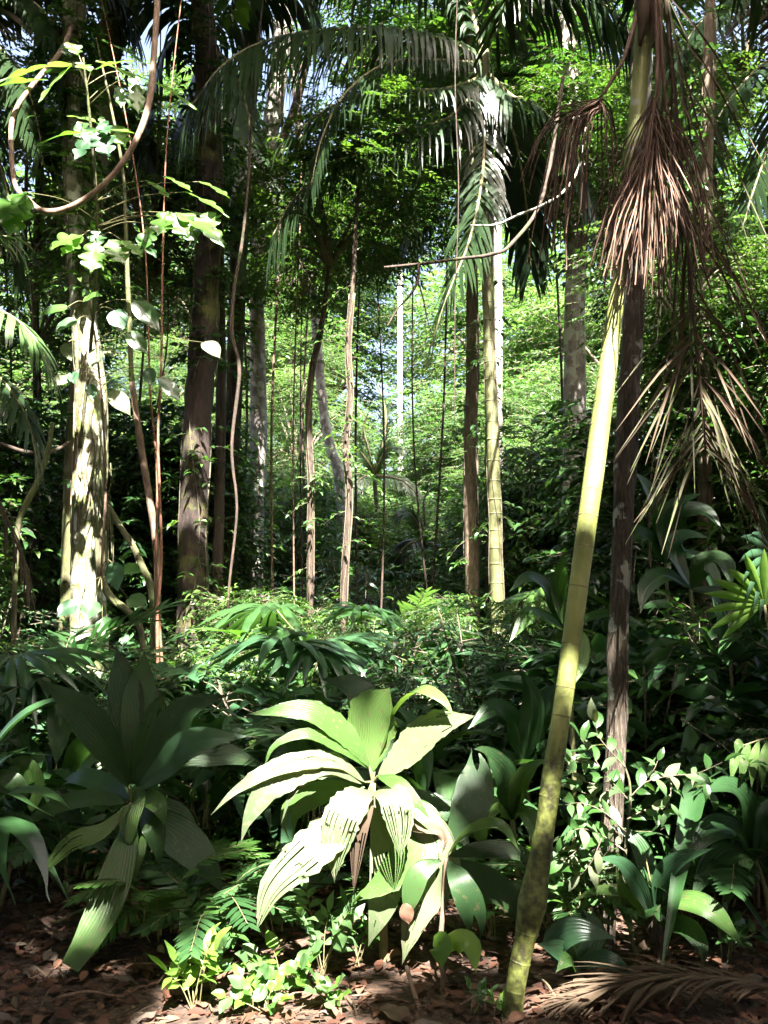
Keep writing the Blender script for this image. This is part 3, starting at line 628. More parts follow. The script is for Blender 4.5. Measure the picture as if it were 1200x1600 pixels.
make_spray('small wispy dried spray at the outer side of the large bunch', [(1030, 0, 3.95), (1036, 110, 3.86), (1042, 180, 3.84)], lambda r: (1042+r.normal()*2, r.uniform(170, 215), 3.84), 16,
           lambda r: (np.clip(r.normal(1085, 28), 1040, 1150), r.uniform(330, 455)), .10, .4, rs)

def make_dead_frond():
    rng = np.random.default_rng(43)
    rach = pxpts([(1036, -60, 4.0), (1046, 60, 3.98), (1058, 200, 3.96), (1072, 360, 3.94), (1086, 520, 3.92), (1098, 640, 3.9), (1102, 705, 3.9)])
    c = spline(rach, 60)
    root = thing('dead_palm_frond', 'dead brown palm frond hanging upside down along the leaning palm', 'palm frond', c[-1])
    part(root, 'rachis', tube(c, np.linspace(.014, .005, 60), 7, None, .1, 20), M['dead'])
    for i in range(96):
        s = rng.uniform(.06, .99) if i < 54 else rng.uniform(.66, .99)
        o = c[int(s*59)]; px, py = PX(o); sg = 1 if i % 2 else -1
        if s > .62:
            dx = sg*rng.uniform(35, 135); dy = rng.uniform(110, 235)*(1.25-.35*s)
        else:
            dx = rng.uniform(70, 190) if sg > 0 else rng.uniform(-45, 60); dy = rng.uniform(230, 400)
        d1 = o[1]+rng.normal()*.10
        e = P(px+dx, py+dy, d1); m = P(px+dx*.45, py+dy*.36, (o[1]+d1)/2)
        q = spline([o, m, e], 7); w = rng.uniform(.008, .015)
        t = norm(np.gradient(q, axis=0)); wd = norm(np.cross(t, np.array([rng.normal()*.5, -1, rng.normal()*.3])))
        wp = (w*np.array([.5, .9, 1, .95, .8, .5, .08]))[:, None]*.5
        rid = np.cross(t, wd)*wp*.7
        v = np.stack([q-wd*wp, q+rid, q+wd*wp], 1).reshape(-1, 3)
        f = np.array([[3*k+a, 3*k+a+1, 3*k+a+4, 3*k+a+3] for k in range(6) for a in (0, 1)])
        part(root, 'leaflet', (v, f, np.full(21, rng.uniform(.05, .95))), M['dead_moss' if rng.uniform() < .6 else 'dead'])
    # thread of moss
    return root
make_dead_frond()

# shaggy dark trunk right behind the leaning palm
def make_shaggy():
    pts = [(938, 1475, 36, 4.52), (948, 1380, 32, 4.54), (956, 1280, 30, 4.56), (962, 1150, 30, 4.58), (966, 1000, 31, 4.6), (972, 850, 30, 4.62), (978, 700, 34, 4.64), (986, 560, 32, 4.68), (992, 420, 34, 4.72), (998, 250, 36, 4.76), (1003, 80, 34, 4.8), (1010, -120, 32, 4.85), (1016, -420, 26, 4.95)]
    root, p3, rad = trunk_tree('palm_tree', 'dark shaggy fibrous trunk close behind the leaning green palm stem', 'tree', pts, None, 'fibre', rough=.09, seg=26, n=170, seed=4, freq=10)
    rng = np.random.default_rng(44); c = spline(p3, 200); rr = np.interp(np.linspace(0, 1, 200), np.linspace(0, 1, len(rad)), rad); gl = []
    for i in range(70):
        k = rng.integers(4, 130); a = rng.uniform(-2.6, -.5); L = rng.integers(6, 16)
        o = np.array([math.cos(a), math.sin(a), 0]); q = c[k:k+L]+o*(rr[k:k+L, None]*1.03+np.linspace(.0, .012, L)[::-1][:, None]*rng.uniform(0, 1))
        gl.append(tube(q, np.linspace(.002, .005, L)*rng.uniform(.6, 1.2), 4, None, .2, 30, var=rng.uniform()))
    part(root, 'bark_shreds', gl, M['fibre'], kind='stuff')
    top = p3[-1]
    for i in range(8):
        az = i*2.4+.6; e = np.array([math.cos(az), .55*math.sin(az)+.35, 0])
        g, cc = frond([top, top+e*.5+[0, 0, .6], top+e*1.3+[0, 0, .8], top+e*2.0+[0, 0, .1]], 40, .5, .035, rng, droop=.35)
        f = part(root, 'frond', tube(cc, np.linspace(.016, .004, 50), 6), M['petiole']); part(f, 'leaflets', g, M['frond'], kind='stuff', root=root)
make_shaggy()

# other trunks
r1 = trunk_tree('rainforest_tree', 'pale mossy trunk with lit bark and clinging vines at the left', 'tree',
    [(150, 1212, 66, 9.0), (146, 1150, 60, 9.0), (142, 1050, 56, 9.0), (138, 900, 54, 9.0), (140, 760, 52, 9.0), (142, 640, 48, 9.), (136, 540, 42, 9.), (122, 420, 32, 9.), (114, 300, 30, 9.), (112, 150, 32, 9.), (118, 0, 38, 9.), (124, -200, 36, 9.), (122, -480, 30, 9.)], None, 'pale', rough=.05, seg=26, n=130, crown=(2, 1.2), seed=2)
r2 = trunk_tree('rainforest_tree', 'dark reddish trunk with yellow moss and knobbly outline', 'tree',
    [(292, 1125, 54, 11), (296, 1040, 48, 11), (302, 900, 45, 11), (304, 760, 44, 11), (310, 640, 42, 11), (318, 540, 46, 11), (324, 420, 38, 11), (328, 280, 40, 11), (324, 140, 38, 11), (318, 0, 36, 11), (312, -200, 34, 11), (306, -420, 28, 11)], None, 'red', rough=.10, seg=26, n=130, crown=(5, 1.0), seed=3)
r3 = trunk_tree('rainforest_tree', 'grey blotched slender trunk forking high behind the dark reddish trunk', 'tree',
    [(392, 960, 30, 15), (397, 870, 27, 15), (402, 760, 27, 15), (404, 640, 27, 15), (402, 520, 24, 15), (404, 400, 22, 15), (412, 270, 26, 15), (430, 160, 30, 15), (442, 20, 28, 15), (450, -150, 26, 15), (452, -330, 20, 15)], None, 'grey', rough=.07, seg=18, n=90, crown=(5, .9), seed=5)
part(r3[0], 'branch', tube(pxpts([(402, 330, 15), (416, 290, 14.8), (440, 225, 14.7), (466, 150, 14.6), (486, 60, 14.5), (500, -60, 14.5)]), [R(16, 15), R(15, 15), R(14, 15), R(13, 15), R(12, 15), R(10, 15)], 10, 30, .06), M['dark'])
r4 = trunk_tree('rainforest_tree', 'slim brown flaking trunk just beside the olive palm', 'tree',
    [(742, 1075, 22, 12.5), (739, 960, 22, 12.5), (736, 820, 22, 12.5), (735, 700, 21, 12.5), (738, 600, 19, 12.5), (738, 500, 18, 12.5), (734, 380, 18, 12.5), (730, 240, 18, 12.5), (728, 60, 17, 12.5), (726, -200, 15, 12.5), (724, -380, 12, 12.5)], None, 'brown', rough=.07, seg=16, n=80, crown=(4, .8), seed=6)
r5p = [(783, 1085, 22, 11.6), (778, 980, 21, 11.6), (774, 860, 20, 11.6), (772, 760, 20, 11.6), (768, 640, 18, 11.6), (763, 520, 17, 11.6), (762, 400, 17, 11.6), (760, 300, 20, 11.6), (758, 180, 24, 11.6), (756, 80, 18, 11.6)]
r5 = trunk_tree('palm_tree', 'olive ringed palm trunk with dark drooping fronds at its top', 'palm', r5p, None, 'olive', rough=.025, seg=18, n=90, seed=7)
ring_parts(r5[0], r5[0], r5[1], r5[2], np.linspace(.03, .75, 26), M['olive'], 1.06, .012)
r6 = trunk_tree('rainforest_tree', 'pale grey trunk showing behind the leaning green palm stem', 'tree',
    [(895, 1030, 40, 13), (896, 880, 38, 13), (897, 740, 36, 13), (898, 620, 35, 13), (898, 500, 33, 13), (900, 380, 32, 13), (896, 240, 30, 13), (888, 60, 30, 13), (884, -140, 28, 13), (880, -380, 22, 13)], None, 'grey', rough=.05, seg=18, n=80, crown=(2, 1.2), seed=8)
r7 = trunk_tree('rainforest_tree', 'thin grey-brown trunk behind the spread tip of the dead frond', 'tree',
    [(1104, 1130, 24, 8.2), (1102, 960, 23, 8.2), (1101, 800, 22, 8.2), (1100, 640, 20, 8.2), (1100, 480, 19, 8.2), (1104, 300, 18, 8.2), (1108, 100, 17, 8.2), (1112, -150, 15, 8.2), (1114, -420, 12, 8.2)], None, 'brown', rough=.06, seg=14, n=80, crown=(5, .8), seed=9)
r8 = trunk_tree('sapling', 'thin wavy dark sapling stem rising in front of the bright gap', 'tree',
    [(532, 1030, 11, 10.5), (537, 940, 10, 10.5), (541, 860, 10, 10.5), (546, 770, 9, 10.5), (540, 700, 9, 10.5), (547, 620, 9, 10.5), (544, 540, 8, 10.5), (550, 460, 8, 10.5), (556, 360, 7, 10.5), (560, 260, 6, 10.5)], None, 'dark', rough=.08, seg=10, n=90, crown=(5, .38), seed=10)
r9 = trunk_tree('sapling', 'thin dark sapling stem next to the lit leaning trunk', 'tree',
    [(484, 990, 10, 11.5), (485, 860, 10, 11.5), (486, 760, 9, 11.5), (482, 660, 9, 11.5), (487, 580, 8, 11.5), (498, 530, 8, 11.5), (508, 470, 6, 11.5), (516, 380, 5, 11.5)], None, 'dark', rough=.08, seg=10, n=70, crown=(2, .6), seed=11)
r10 = trunk_tree('rainforest_tree', 'lichen-spotted leaning trunk in the sunny middle distance', 'tree',
    [(545, 900, 17, 19), (532, 770, 17, 19), (516, 700, 16, 19), (504, 630, 15, 19), (496, 540, 14, 19), (484, 400, 13, 19), (470, 250, 12, 19), (455, 60, 12, 19), (440, -120, 11, 19)], None, 'grey', rough=.07, seg=12, n=60, crown=(5, .8), seed=12)
r11 = trunk_tree('rainforest_tree', 'whitish sunlit trunk behind the olive palm', 'tree',
    [(782, 1000, 15, 22), (780, 800, 14, 22), (778, 650, 14, 22), (779, 500, 13, 22), (777, 350, 13, 22), (774, 180, 12, 22), (772, 0, 11, 22), (770, -120, 10, 22)], None, 'grey', rough=.05, seg=12, n=50, crown=(5, .8), seed=13)
r12 = trunk_tree('rainforest_tree', 'slim white trunk standing in the blown-out bright gap', 'tree',
    [(628, 940, 9, 34), (626, 760, 9, 34), (625, 600, 8, 34), (625, 480, 8, 34), (624, 300, 7, 34), (622, 120, 7, 34)], None, 'whitebark', rough=.05, seg=10, n=40, crown=(2, .9), seed=14)
r13 = trunk_tree('rainforest_tree', 'dark trunk leaning in at the top beside the dark reddish trunk', 'tree',
    [(352, 1080, 26, 13.5), (356, 900, 26, 13.5), (362, 700, 24, 13.5), (368, 520, 24, 13.5), (374, 350, 26, 13.5), (384, 180, 30, 13.5), (394, 40, 34, 13.5), (404, -100, 34, 13.5), (414, -330, 28, 13.5)], None, 'dark', rough=.06, seg=16, n=70, crown=(4, .9), seed=15)
r14 = trunk_tree('rainforest_tree', 'dim slim trunk behind ferny leaves at the far left', 'tree',
    [(52, 1100, 12, 12), (54, 900, 12, 12), (58, 700, 12, 12), (56, 500, 11, 12), (60, 300, 11, 12), (62, 60, 10, 12), (60, -250, 8, 12)], None, 'dark', rough=.06, seg=10, n=60, crown=(2, 1.0), seed=16)
r15 = trunk_tree('rainforest_tree', 'second mossy trunk slanting up behind the pale mossy trunk', 'tree',
    [(108, 1130, 30, 10.2), (110, 900, 30, 10.2), (125, 600, 30, 10.2), (140, 400, 32, 10.2), (152, 220, 36, 10.2), (168, 80, 40, 10.2), (190, -60, 42, 10.2), (214, -300, 36, 10.2)], None, 'mossy', rough=.07, seg=16, n=70, crown=(5, 1.1), seed=17)

# ================================================================== LIANAS
def liana(label, pts, mat, rough=.07, seg=10, n=60, tree=None):
    p3 = pxpts([(a, b, d) for a, b, d, w in pts]); rad = [R(w, d) for a, b, d, w in pts]
    root = thing('liana', label, 'liana', p3[0], 'lianas')
    part(root, 'stem', tube(p3, rad, seg, n, rough, 14, seed=len(pts)), M[mat]); return root
liana('thick bare liana swinging in a big curve across the upper left', [(250, -120, 6.9, 10), (246, 0, 6.8, 10), (240, 90, 6.7, 10), (233, 160, 6.6, 11), (212, 220, 6.5, 10), (175, 275, 6.5, 10), (130, 313, 6.5, 10), (90, 330, 6.5, 11), (62, 328, 6.5, 10), (44, 312, 6.55, 9), (24, 290, 6.7, 8), (18, 240, 6.9, 8), (20, 185, 7.1, 8), (45, 140, 7.3, 8), (95, 80, 8.2, 8), (112, 40, 8.8, 8)], 'liana', n=140)
liana('tan leaning vine stem with a cut end beside the pale trunk', [(206, 597, 8.3, 9), (212, 640, 8.3, 10), (221, 700, 8.3, 11), (232, 770, 8.3, 11), (240, 820, 8.3, 11), (245, 870, 8.3, 10), (247, 960, 8.3, 10), (250, 1060, 8.3, 10), (252, 1150, 8.3, 10), (253, 1205, 8.3, 11)], 'liana')
liana('thin red-brown hanging vine beside the tan leaning vine', [(290, -60, 8.2, 1.6), (262, 200, 8.1, 2), (254, 420, 8.0, 3), (252, 575, 8.0, 4), (247, 680, 8.0, 4), (250, 780, 8.0, 4), (252, 880, 8.0, 4.5), (246, 960, 8.0, 5), (247, 1060, 8.0, 5), (249, 1150, 8.0, 5), (250, 1228, 8.0, 5)], 'liana_red')
liana('second thin red-brown vine crossing the tan leaning vine', [(150, -40, 8.8, 1.5), (196, 180, 8.3, 2), (226, 380, 8.1, 2.5), (234, 600, 8.1, 3), (241, 680, 8.1, 3.5), (246, 760, 8.1, 4), (244, 860, 8.1, 4), (248, 960, 8.1, 4), (256, 1090, 8.1, 4.5), (254, 1222, 8.1, 4.5)], 'liana_red')
liana('mossy curved root hugging the front of the pale trunk', [(164, 800, 8.7, 9), (155, 840, 8.65, 12), (156, 880, 8.6, 13), (163, 915, 8.55, 13), (178, 938, 8.4, 12), (200, 955, 8.3, 11), (220, 985, 8.2, 10), (226, 1060, 8.2, 10), (228, 1210, 8.2, 10)], 'mossy')
liana('mossy bent vine from the pale trunk down to the tan vine', [(170, 790, 8.8, 7), (186, 820, 8.7, 9), (206, 850, 8.6, 10), (222, 885, 8.5, 11), (236, 920, 8.45, 11), (240, 990, 8.4, 10), (242, 1200, 8.4, 10)], 'mossy')
liana('mossy elbow-shaped vine at the far left', [(82, 660, 8.4, 6), (75, 705, 8.4, 8), (62, 745, 8.4, 9), (42, 785, 8.4, 10), (30, 815, 8.4, 9), (26, 860, 8.4, 8), (22, 960, 8.4, 8), (20, 1205, 8.4, 8)], 'mossy')
liana('dark horizontal vine running in from the left edge', [(-40, 690, 8.5, 6), (0, 694, 8.5, 6), (40, 706, 8.5, 6), (76, 708, 8.5, 6), (110, 690, 8.8, 5)], 'dark')
liana('slim dark vine hanging above the cut tan vine', [(150, 60, 8.8, 3), (172, 160, 8.5, 4), (192, 270, 8.4, 5), (198, 400, 8.4, 7), (202, 500, 8.35, 8), (206, 600, 8.3, 8)], 'mossy')
liana('long straight hanging vine in front of the grey forked trunk', [(440, -60, 13, 4), (441, 200, 13, 4), (436, 400, 13, 4), (428, 560, 13, 4), (424, 700, 13, 4), (426, 1000, 13, 4)], 'liana')
liana('thin vine dangling from the big dark frond', [(470, 60, 12, 2.5), (470, 300, 12, 2.5), (462, 520, 12, 2.5), (458, 700, 12, 2.5), (460, 980, 12, 2.5)], 'liana')
liana('thin vine against the white gap right of the dark reddish trunk', [(420, -80, 9.8, 3), (398, 120, 9.7, 3), (388, 280, 9.6, 4), (378, 380, 9.6, 5), (366, 450, 9.6, 6), (362, 520, 9.6, 7), (374, 580, 9.6, 6), (362, 700, 9.6, 5), (370, 800, 9.6, 4), (356, 950, 9.6, 4), (362, 1130, 9.6, 4)], 'dark')
liana('pale bare twig reaching in front of the olive palm', [(735, 352, 7.5, 2), (775, 351, 7.5, 3.5), (810, 336, 7.5, 4.5), (845, 322, 7.5, 4.5), (880, 300, 7.6, 4), (905, 260, 7.8, 3.5), (915, 200, 8, 3)], 'grey')
liana('forked bare dark branch hanging in front of the bright gap', [(600, 418, 9, 4), (660, 412, 9, 5), (720, 404, 9, 5), (765, 398, 9, 6), (800, 380, 9.2, 6), (850, 300, 9.6, 6), (880, 120, 10.2, 6)], 'dark')
rb = liana('thin crooked twig hanging below the bare dark branch', [(655, 412, 9, 5), (652, 440, 9, 5), (640, 462, 9, 3.5), (622, 482, 9, 3), (605, 510, 9, 2.5)], 'dark')
part(rb, 'twig', tube(pxpts([(653, 438, 9), (662, 470, 9), (668, 500, 9), (676, 525, 9)]), [R(3, 9), R(2.5, 9), R(2, 9), R(1.2, 9)], 6, 14, .1), M['dark'])

# tangle of thin clinging roots on the pale trunk
def cling():
    rng = np.random.default_rng(51); root = thing('climbing_vine', 'tangle of thin roots and rootlets clinging to the pale trunk', 'vine', P(150, 1000, 8.7)); c = spline(r1[1], 300); rr = np.interp(np.linspace(0, 1, 300), np.linspace(0, 1, len(r1[2])), r1[2])
    for i in range(15):
        k0 = int(rng.uniform(50, 120)); L = int(rng.uniform(20, 75)); a0 = rng.uniform(-2.9, -.2); a1 = a0+rng.normal()*.7
        k1 = min(k0+L, 190); kk = np.arange(k0, k1); a = np.linspace(a0, a1, len(kk))+.12*np.sin(kk*.35+i)
        q = c[kk]+np.stack([np.cos(a), np.sin(a), 0*a], -1)*(rr[kk]*1.02+.004)[:, None]
        part(root, 'root', tube(q[::2], rng.uniform(.004, .009), 5, None, .15, 20), M['mossy' if i % 3 else 'liana'])
    for i in range(14):
        x = 165+rng.normal()*9; y0 = rng.uniform(640, 800); y1 = y0+rng.uniform(60, 190)
        q = spline(pxpts([(x-4, y0, 8.7), (x+rng.normal()*5, (y0+y1)/2, 8.65), (x+rng.normal()*6, y1, 8.65)]), 10)
        part(root, 'root', tube(q, rng.uniform(.004, .009), 5, None, .1, 20), M['mossy'])
cling()

# ================================================================== PALM CROWNS AND FRONDS IN THE UPPER HALF
def add_frond(root, pts, Lpx, rng, nl=60, wpx=7, mat='frond', droop=.9, ang=62, up=(0, 0, 1), rpx=7, lift=.05, s0=.06, miss=.04, jitter=.08, prof=None):
    d = np.mean([p[2] for p in pts]); k = d/FPX
    g, c = frond(pxpts(pts), nl, Lpx*k, wpx*k, rng, ang=ang, droop=droop, up=up, s0=s0, lift=lift, miss=miss, jitter=jitter, prof=prof)
    f = part(root, 'frond', tube(c, np.linspace(rpx*.5*k, rpx*.15*k, 50), 6), M['petiole' if mat != 'dead' else 'dead'])
    part(f, 'leaflets', g, M[mat], kind='stuff', root=root)
rp = np.random.default_rng(61)
flat = lambda q: .75+.25*np.sin(np.pi*np.clip(q, 0, 1))
# olive palm (its crown reaches across the top of the picture)
pr = r5[0]
add_frond(pr, [(752, 90, 11.5), (690, 62, 11.), (600, 46, 10.5), (500, 48, 10.), (410, 66, 9.6), (345, 105, 9.3), (300, 165, 9.2)], 108, rp, 120, 6, droop=1.05, ang=70, rpx=9, prof=flat)
add_frond(pr, [(752, 100, 11.5), (690, 95, 10.8), (610, 98, 10.2), (545, 140, 9.8), (505, 210, 9.6), (486, 290, 9.5)], 70, rp, 80, 5, 'frond', droop=.7, ang=45, rpx=8)
add_frond(pr, [(754, 130, 11.6), (700, 185, 11.), (620, 208, 10.6), (530, 250, 10.3), (460, 310, 10.1), (425, 370, 10.)], 95, rp, 95, 5.5, droop=.95, ang=66, rpx=8, prof=flat)
add_frond(pr, [(756, 130, 11.6), (755, 260, 11.), (735, 370, 10.6), (700, 460, 10.4), (672, 545, 10.4)], 80, rp, 75, 5.5, droop=.55, ang=55, rpx=7)
add_frond(pr, [(758, 110, 11.6), (800, 150, 11.2), (850, 175, 11.), (900, 240, 10.8), (930, 350, 10.7)], 100, rp, 70, 8, droop=.9, ang=60, rpx=8)
add_frond(pr, [(758, 80, 11.6), (800, 10, 11.2), (880, -20, 11), (960, 20, 10.8), (1010, 110, 10.6)], 110, rp, 80, 9, droop=.9, ang=60, rpx=8, prof=flat)
add_frond(pr, [(755, 80, 11.6), (720, -20, 11.8), (660, -70, 12), (580, -80, 12.2), (500, -40, 12.4)], 110, rp, 80, 9, droop=.8, ang=62, rpx=8)
add_frond(pr, [(760, 120, 11.6), (800, 200, 12), (820, 300, 12.2), (830, 420, 12.3)], 90, rp, 60, 8, droop=.6, ang=55, rpx=7)
add_frond(pr, [(754, 100, 11.7), (720, 150, 12.2), (670, 250, 12.6), (640, 380, 12.8)], 85, rp, 60, 8, droop=.6, ang=55, rpx=7)
# mid palm left of it, carried by its own slim dark stem
def palm(label, base_px, top, d, w, mat, fronds, seed, fm='frond'):
    bg = on_ground(base_px, d); tp = P(top[0], top[1], d)
    root = thing('palm_tree', label, 'palm', bg)
    part(root, 'trunk', tube([bg-[0, 0, .1], bg*.5+tp*.5+[.12, 0, 0], tp], [R(w*1.15, d), R(w, d), R(w*.85, d)], 14, 50, .04, 8, seed=seed), M[mat])
    rng = np.random.default_rng(seed)
    for fr in fronds: add_frond(root, [(top[0], top[1], d)]+fr[0], fr[1], rng, *(fr[2] if len(fr) > 2 else ()), **(fr[3] if len(fr) > 3 else {}))
    return root
add_frond(pr, [(754, 120, 11.6), (690, 140, 10.6), (600, 140, 10.), (520, 165, 9.7), (450, 215, 9.5)], 75, rp, 70, 5, droop=.7, ang=64, rpx=7, prof=flat)
palm('slim dark palm with a drooping crown above the dark reddish trunk', 338, (332, 70), 12.6, 16, 'dark', [
    ([(280, 10, 12.2), (215, 2, 11.9), (160, 40, 11.7), (135, 110, 11.6)], 105, (80, 8), dict(droop=.75, ang=60, prof=flat)),
    ([(300, 40, 12.3), (255, 80, 12), (232, 170, 11.9), (228, 270, 11.9)], 85, (70, 8), dict(droop=.8)),
    ([(350, 120, 12.3), (345, 220, 12.1), (318, 330, 12), (300, 440, 12)], 80, (70, 8), dict(droop=.7)),
    ([(370, 120, 12.4), (392, 210, 12.2), (392, 310, 12.1), (375, 410, 12.1)], 75, (70, 7), dict(droop=.6)),
    ([(360, 20, 12.6), (410, -20, 12.6), (470, -10, 12.6), (510, 60, 12.6)], 95, (70, 8), dict(droop=.8)),
    ([(320, -10, 12.8), (300, -80, 13), (250, -120, 13.2), (190, -110, 13.4)], 100, (60, 8), dict(droop=.6)),
    ([(310, 120, 12.4), (280, 220, 12.2), (272, 330, 12.2)], 75, (60, 7), dict(droop=.7)),
], 62)
palm('dark feathery palm hanging in from beyond the upper left corner', -70, (-60, 40), 9.5, 18, 'dark', [
    ([(0, -10, 9.2), (60, 10, 9), (95, 70, 8.9), (105, 160, 8.9)], 110, (80, 8), dict(droop=.5, ang=62, prof=flat)),
    ([(-20, 60, 9.2), (30, 110, 9), (60, 200, 8.9), (70, 310, 8.9)], 90, (70, 8), dict(droop=.5)),
    ([(0, 0, 9.6), (60, -60, 9.7), (140, -50, 9.8), (200, 20, 9.9)], 110, (80, 8), dict(droop=.7, prof=flat)),
    ([(-40, 110, 9.2), (-10, 220, 9.1), (20, 340, 9.1), (30, 450, 9.1)], 90, (70, 8), dict(droop=.4)),
    ([(-40, -40, 9.6), (10, -110, 9.8), (90, -140, 10)], 100, (60, 8), dict(droop=.5)),
], 63)
palm('tall palm with slatted fronds against the white sky at the upper right', 1290, (1270, 60), 9.8, 18, 'brown', [
    ([(1220, 10, 9.5), (1150, 0, 9.2), (1090, 40, 9), (1050, 110, 8.9)], 105, (75, 8), dict(droop=.55, ang=60, prof=flat)),
    ([(1225, 80, 9.5), (1170, 120, 9.2), (1120, 190, 9.1), (1090, 290, 9)], 105, (75, 8), dict(droop=.35, ang=60, prof=flat)),
    ([(1230, 120, 9.6), (1200, 230, 9.5), (1165, 340, 9.4), (1140, 470, 9.4)], 100, (75, 8), dict(droop=.4, ang=58)),
    ([(1240, 0, 9.8), (1180, -80, 9.9), (1090, -100, 10), (1010, -50, 10.1)], 110, (80, 9), dict(droop=.7, prof=flat)),
    ([(1245, 160, 10), (1235, 290, 10), (1215, 400, 10), (1180, 500, 10)], 100, (70, 8), dict(droop=.4)),
    ([(1300, 0, 10), (1340, -40, 10), (1400, 0, 10)], 100, (50, 9), dict(droop=.7)),
], 64)
palm('low palm reaching sunlit fronds in from the left edge', -90, (-80, 560), 6.6, 14, 'brown', [
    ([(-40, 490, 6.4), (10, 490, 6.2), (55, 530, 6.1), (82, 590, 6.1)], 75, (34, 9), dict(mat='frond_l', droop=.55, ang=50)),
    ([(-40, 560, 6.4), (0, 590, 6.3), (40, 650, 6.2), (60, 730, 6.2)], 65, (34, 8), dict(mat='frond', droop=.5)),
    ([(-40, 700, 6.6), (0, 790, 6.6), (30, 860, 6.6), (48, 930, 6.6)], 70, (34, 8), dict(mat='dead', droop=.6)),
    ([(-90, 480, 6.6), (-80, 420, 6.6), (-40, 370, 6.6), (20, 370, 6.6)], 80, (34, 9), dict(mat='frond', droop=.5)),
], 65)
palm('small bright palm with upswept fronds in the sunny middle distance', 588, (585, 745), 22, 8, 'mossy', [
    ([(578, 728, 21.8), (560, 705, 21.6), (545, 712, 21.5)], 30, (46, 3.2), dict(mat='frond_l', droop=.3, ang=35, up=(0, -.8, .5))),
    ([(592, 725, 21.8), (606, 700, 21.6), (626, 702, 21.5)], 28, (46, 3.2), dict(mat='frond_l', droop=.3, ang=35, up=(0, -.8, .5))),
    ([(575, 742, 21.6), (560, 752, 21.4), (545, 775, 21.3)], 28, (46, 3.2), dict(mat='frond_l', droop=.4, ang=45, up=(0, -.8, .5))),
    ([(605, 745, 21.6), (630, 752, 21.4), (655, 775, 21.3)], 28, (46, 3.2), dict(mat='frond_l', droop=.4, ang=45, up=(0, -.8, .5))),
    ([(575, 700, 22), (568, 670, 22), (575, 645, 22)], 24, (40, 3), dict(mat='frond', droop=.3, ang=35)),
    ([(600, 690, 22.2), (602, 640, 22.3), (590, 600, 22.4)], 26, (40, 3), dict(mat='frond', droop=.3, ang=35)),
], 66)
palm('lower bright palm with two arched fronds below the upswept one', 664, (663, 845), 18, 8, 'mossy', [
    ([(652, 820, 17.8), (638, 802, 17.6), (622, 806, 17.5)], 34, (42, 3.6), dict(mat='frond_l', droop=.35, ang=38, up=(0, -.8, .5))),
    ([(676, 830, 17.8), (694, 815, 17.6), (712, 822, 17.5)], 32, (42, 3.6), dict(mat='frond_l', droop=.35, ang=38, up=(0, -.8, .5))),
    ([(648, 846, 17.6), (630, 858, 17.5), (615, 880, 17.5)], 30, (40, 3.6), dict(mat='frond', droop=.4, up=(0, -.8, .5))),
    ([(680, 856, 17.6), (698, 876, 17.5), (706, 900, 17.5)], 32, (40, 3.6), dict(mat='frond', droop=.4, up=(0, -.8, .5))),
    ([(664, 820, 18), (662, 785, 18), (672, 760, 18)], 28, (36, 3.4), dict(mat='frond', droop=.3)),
], 67)

# ================================================================== SINGLE LARGE LEAVES
def leafpart(root, pts, wpx, up, mat, rng, pet=None, name='leaf', parent=None, **kw):
    d = np.mean([p[2] for p in pts])
    g = broadleaf(pxpts(pts), wpx*d/FPX, up, rng, **kw)
    o = part(parent or root, name, g, M[mat], root=root)
    if pet:
        w = pxpts(pet); part(o, 'petiole', tube(w, np.linspace(.007, .004, len(w)), 6, 14), M['petiole'], root=root)
    return o
FC = (0, -.75, .65)     # blade tilted towards the light and the viewer
UPV = (0, -.25, 1)

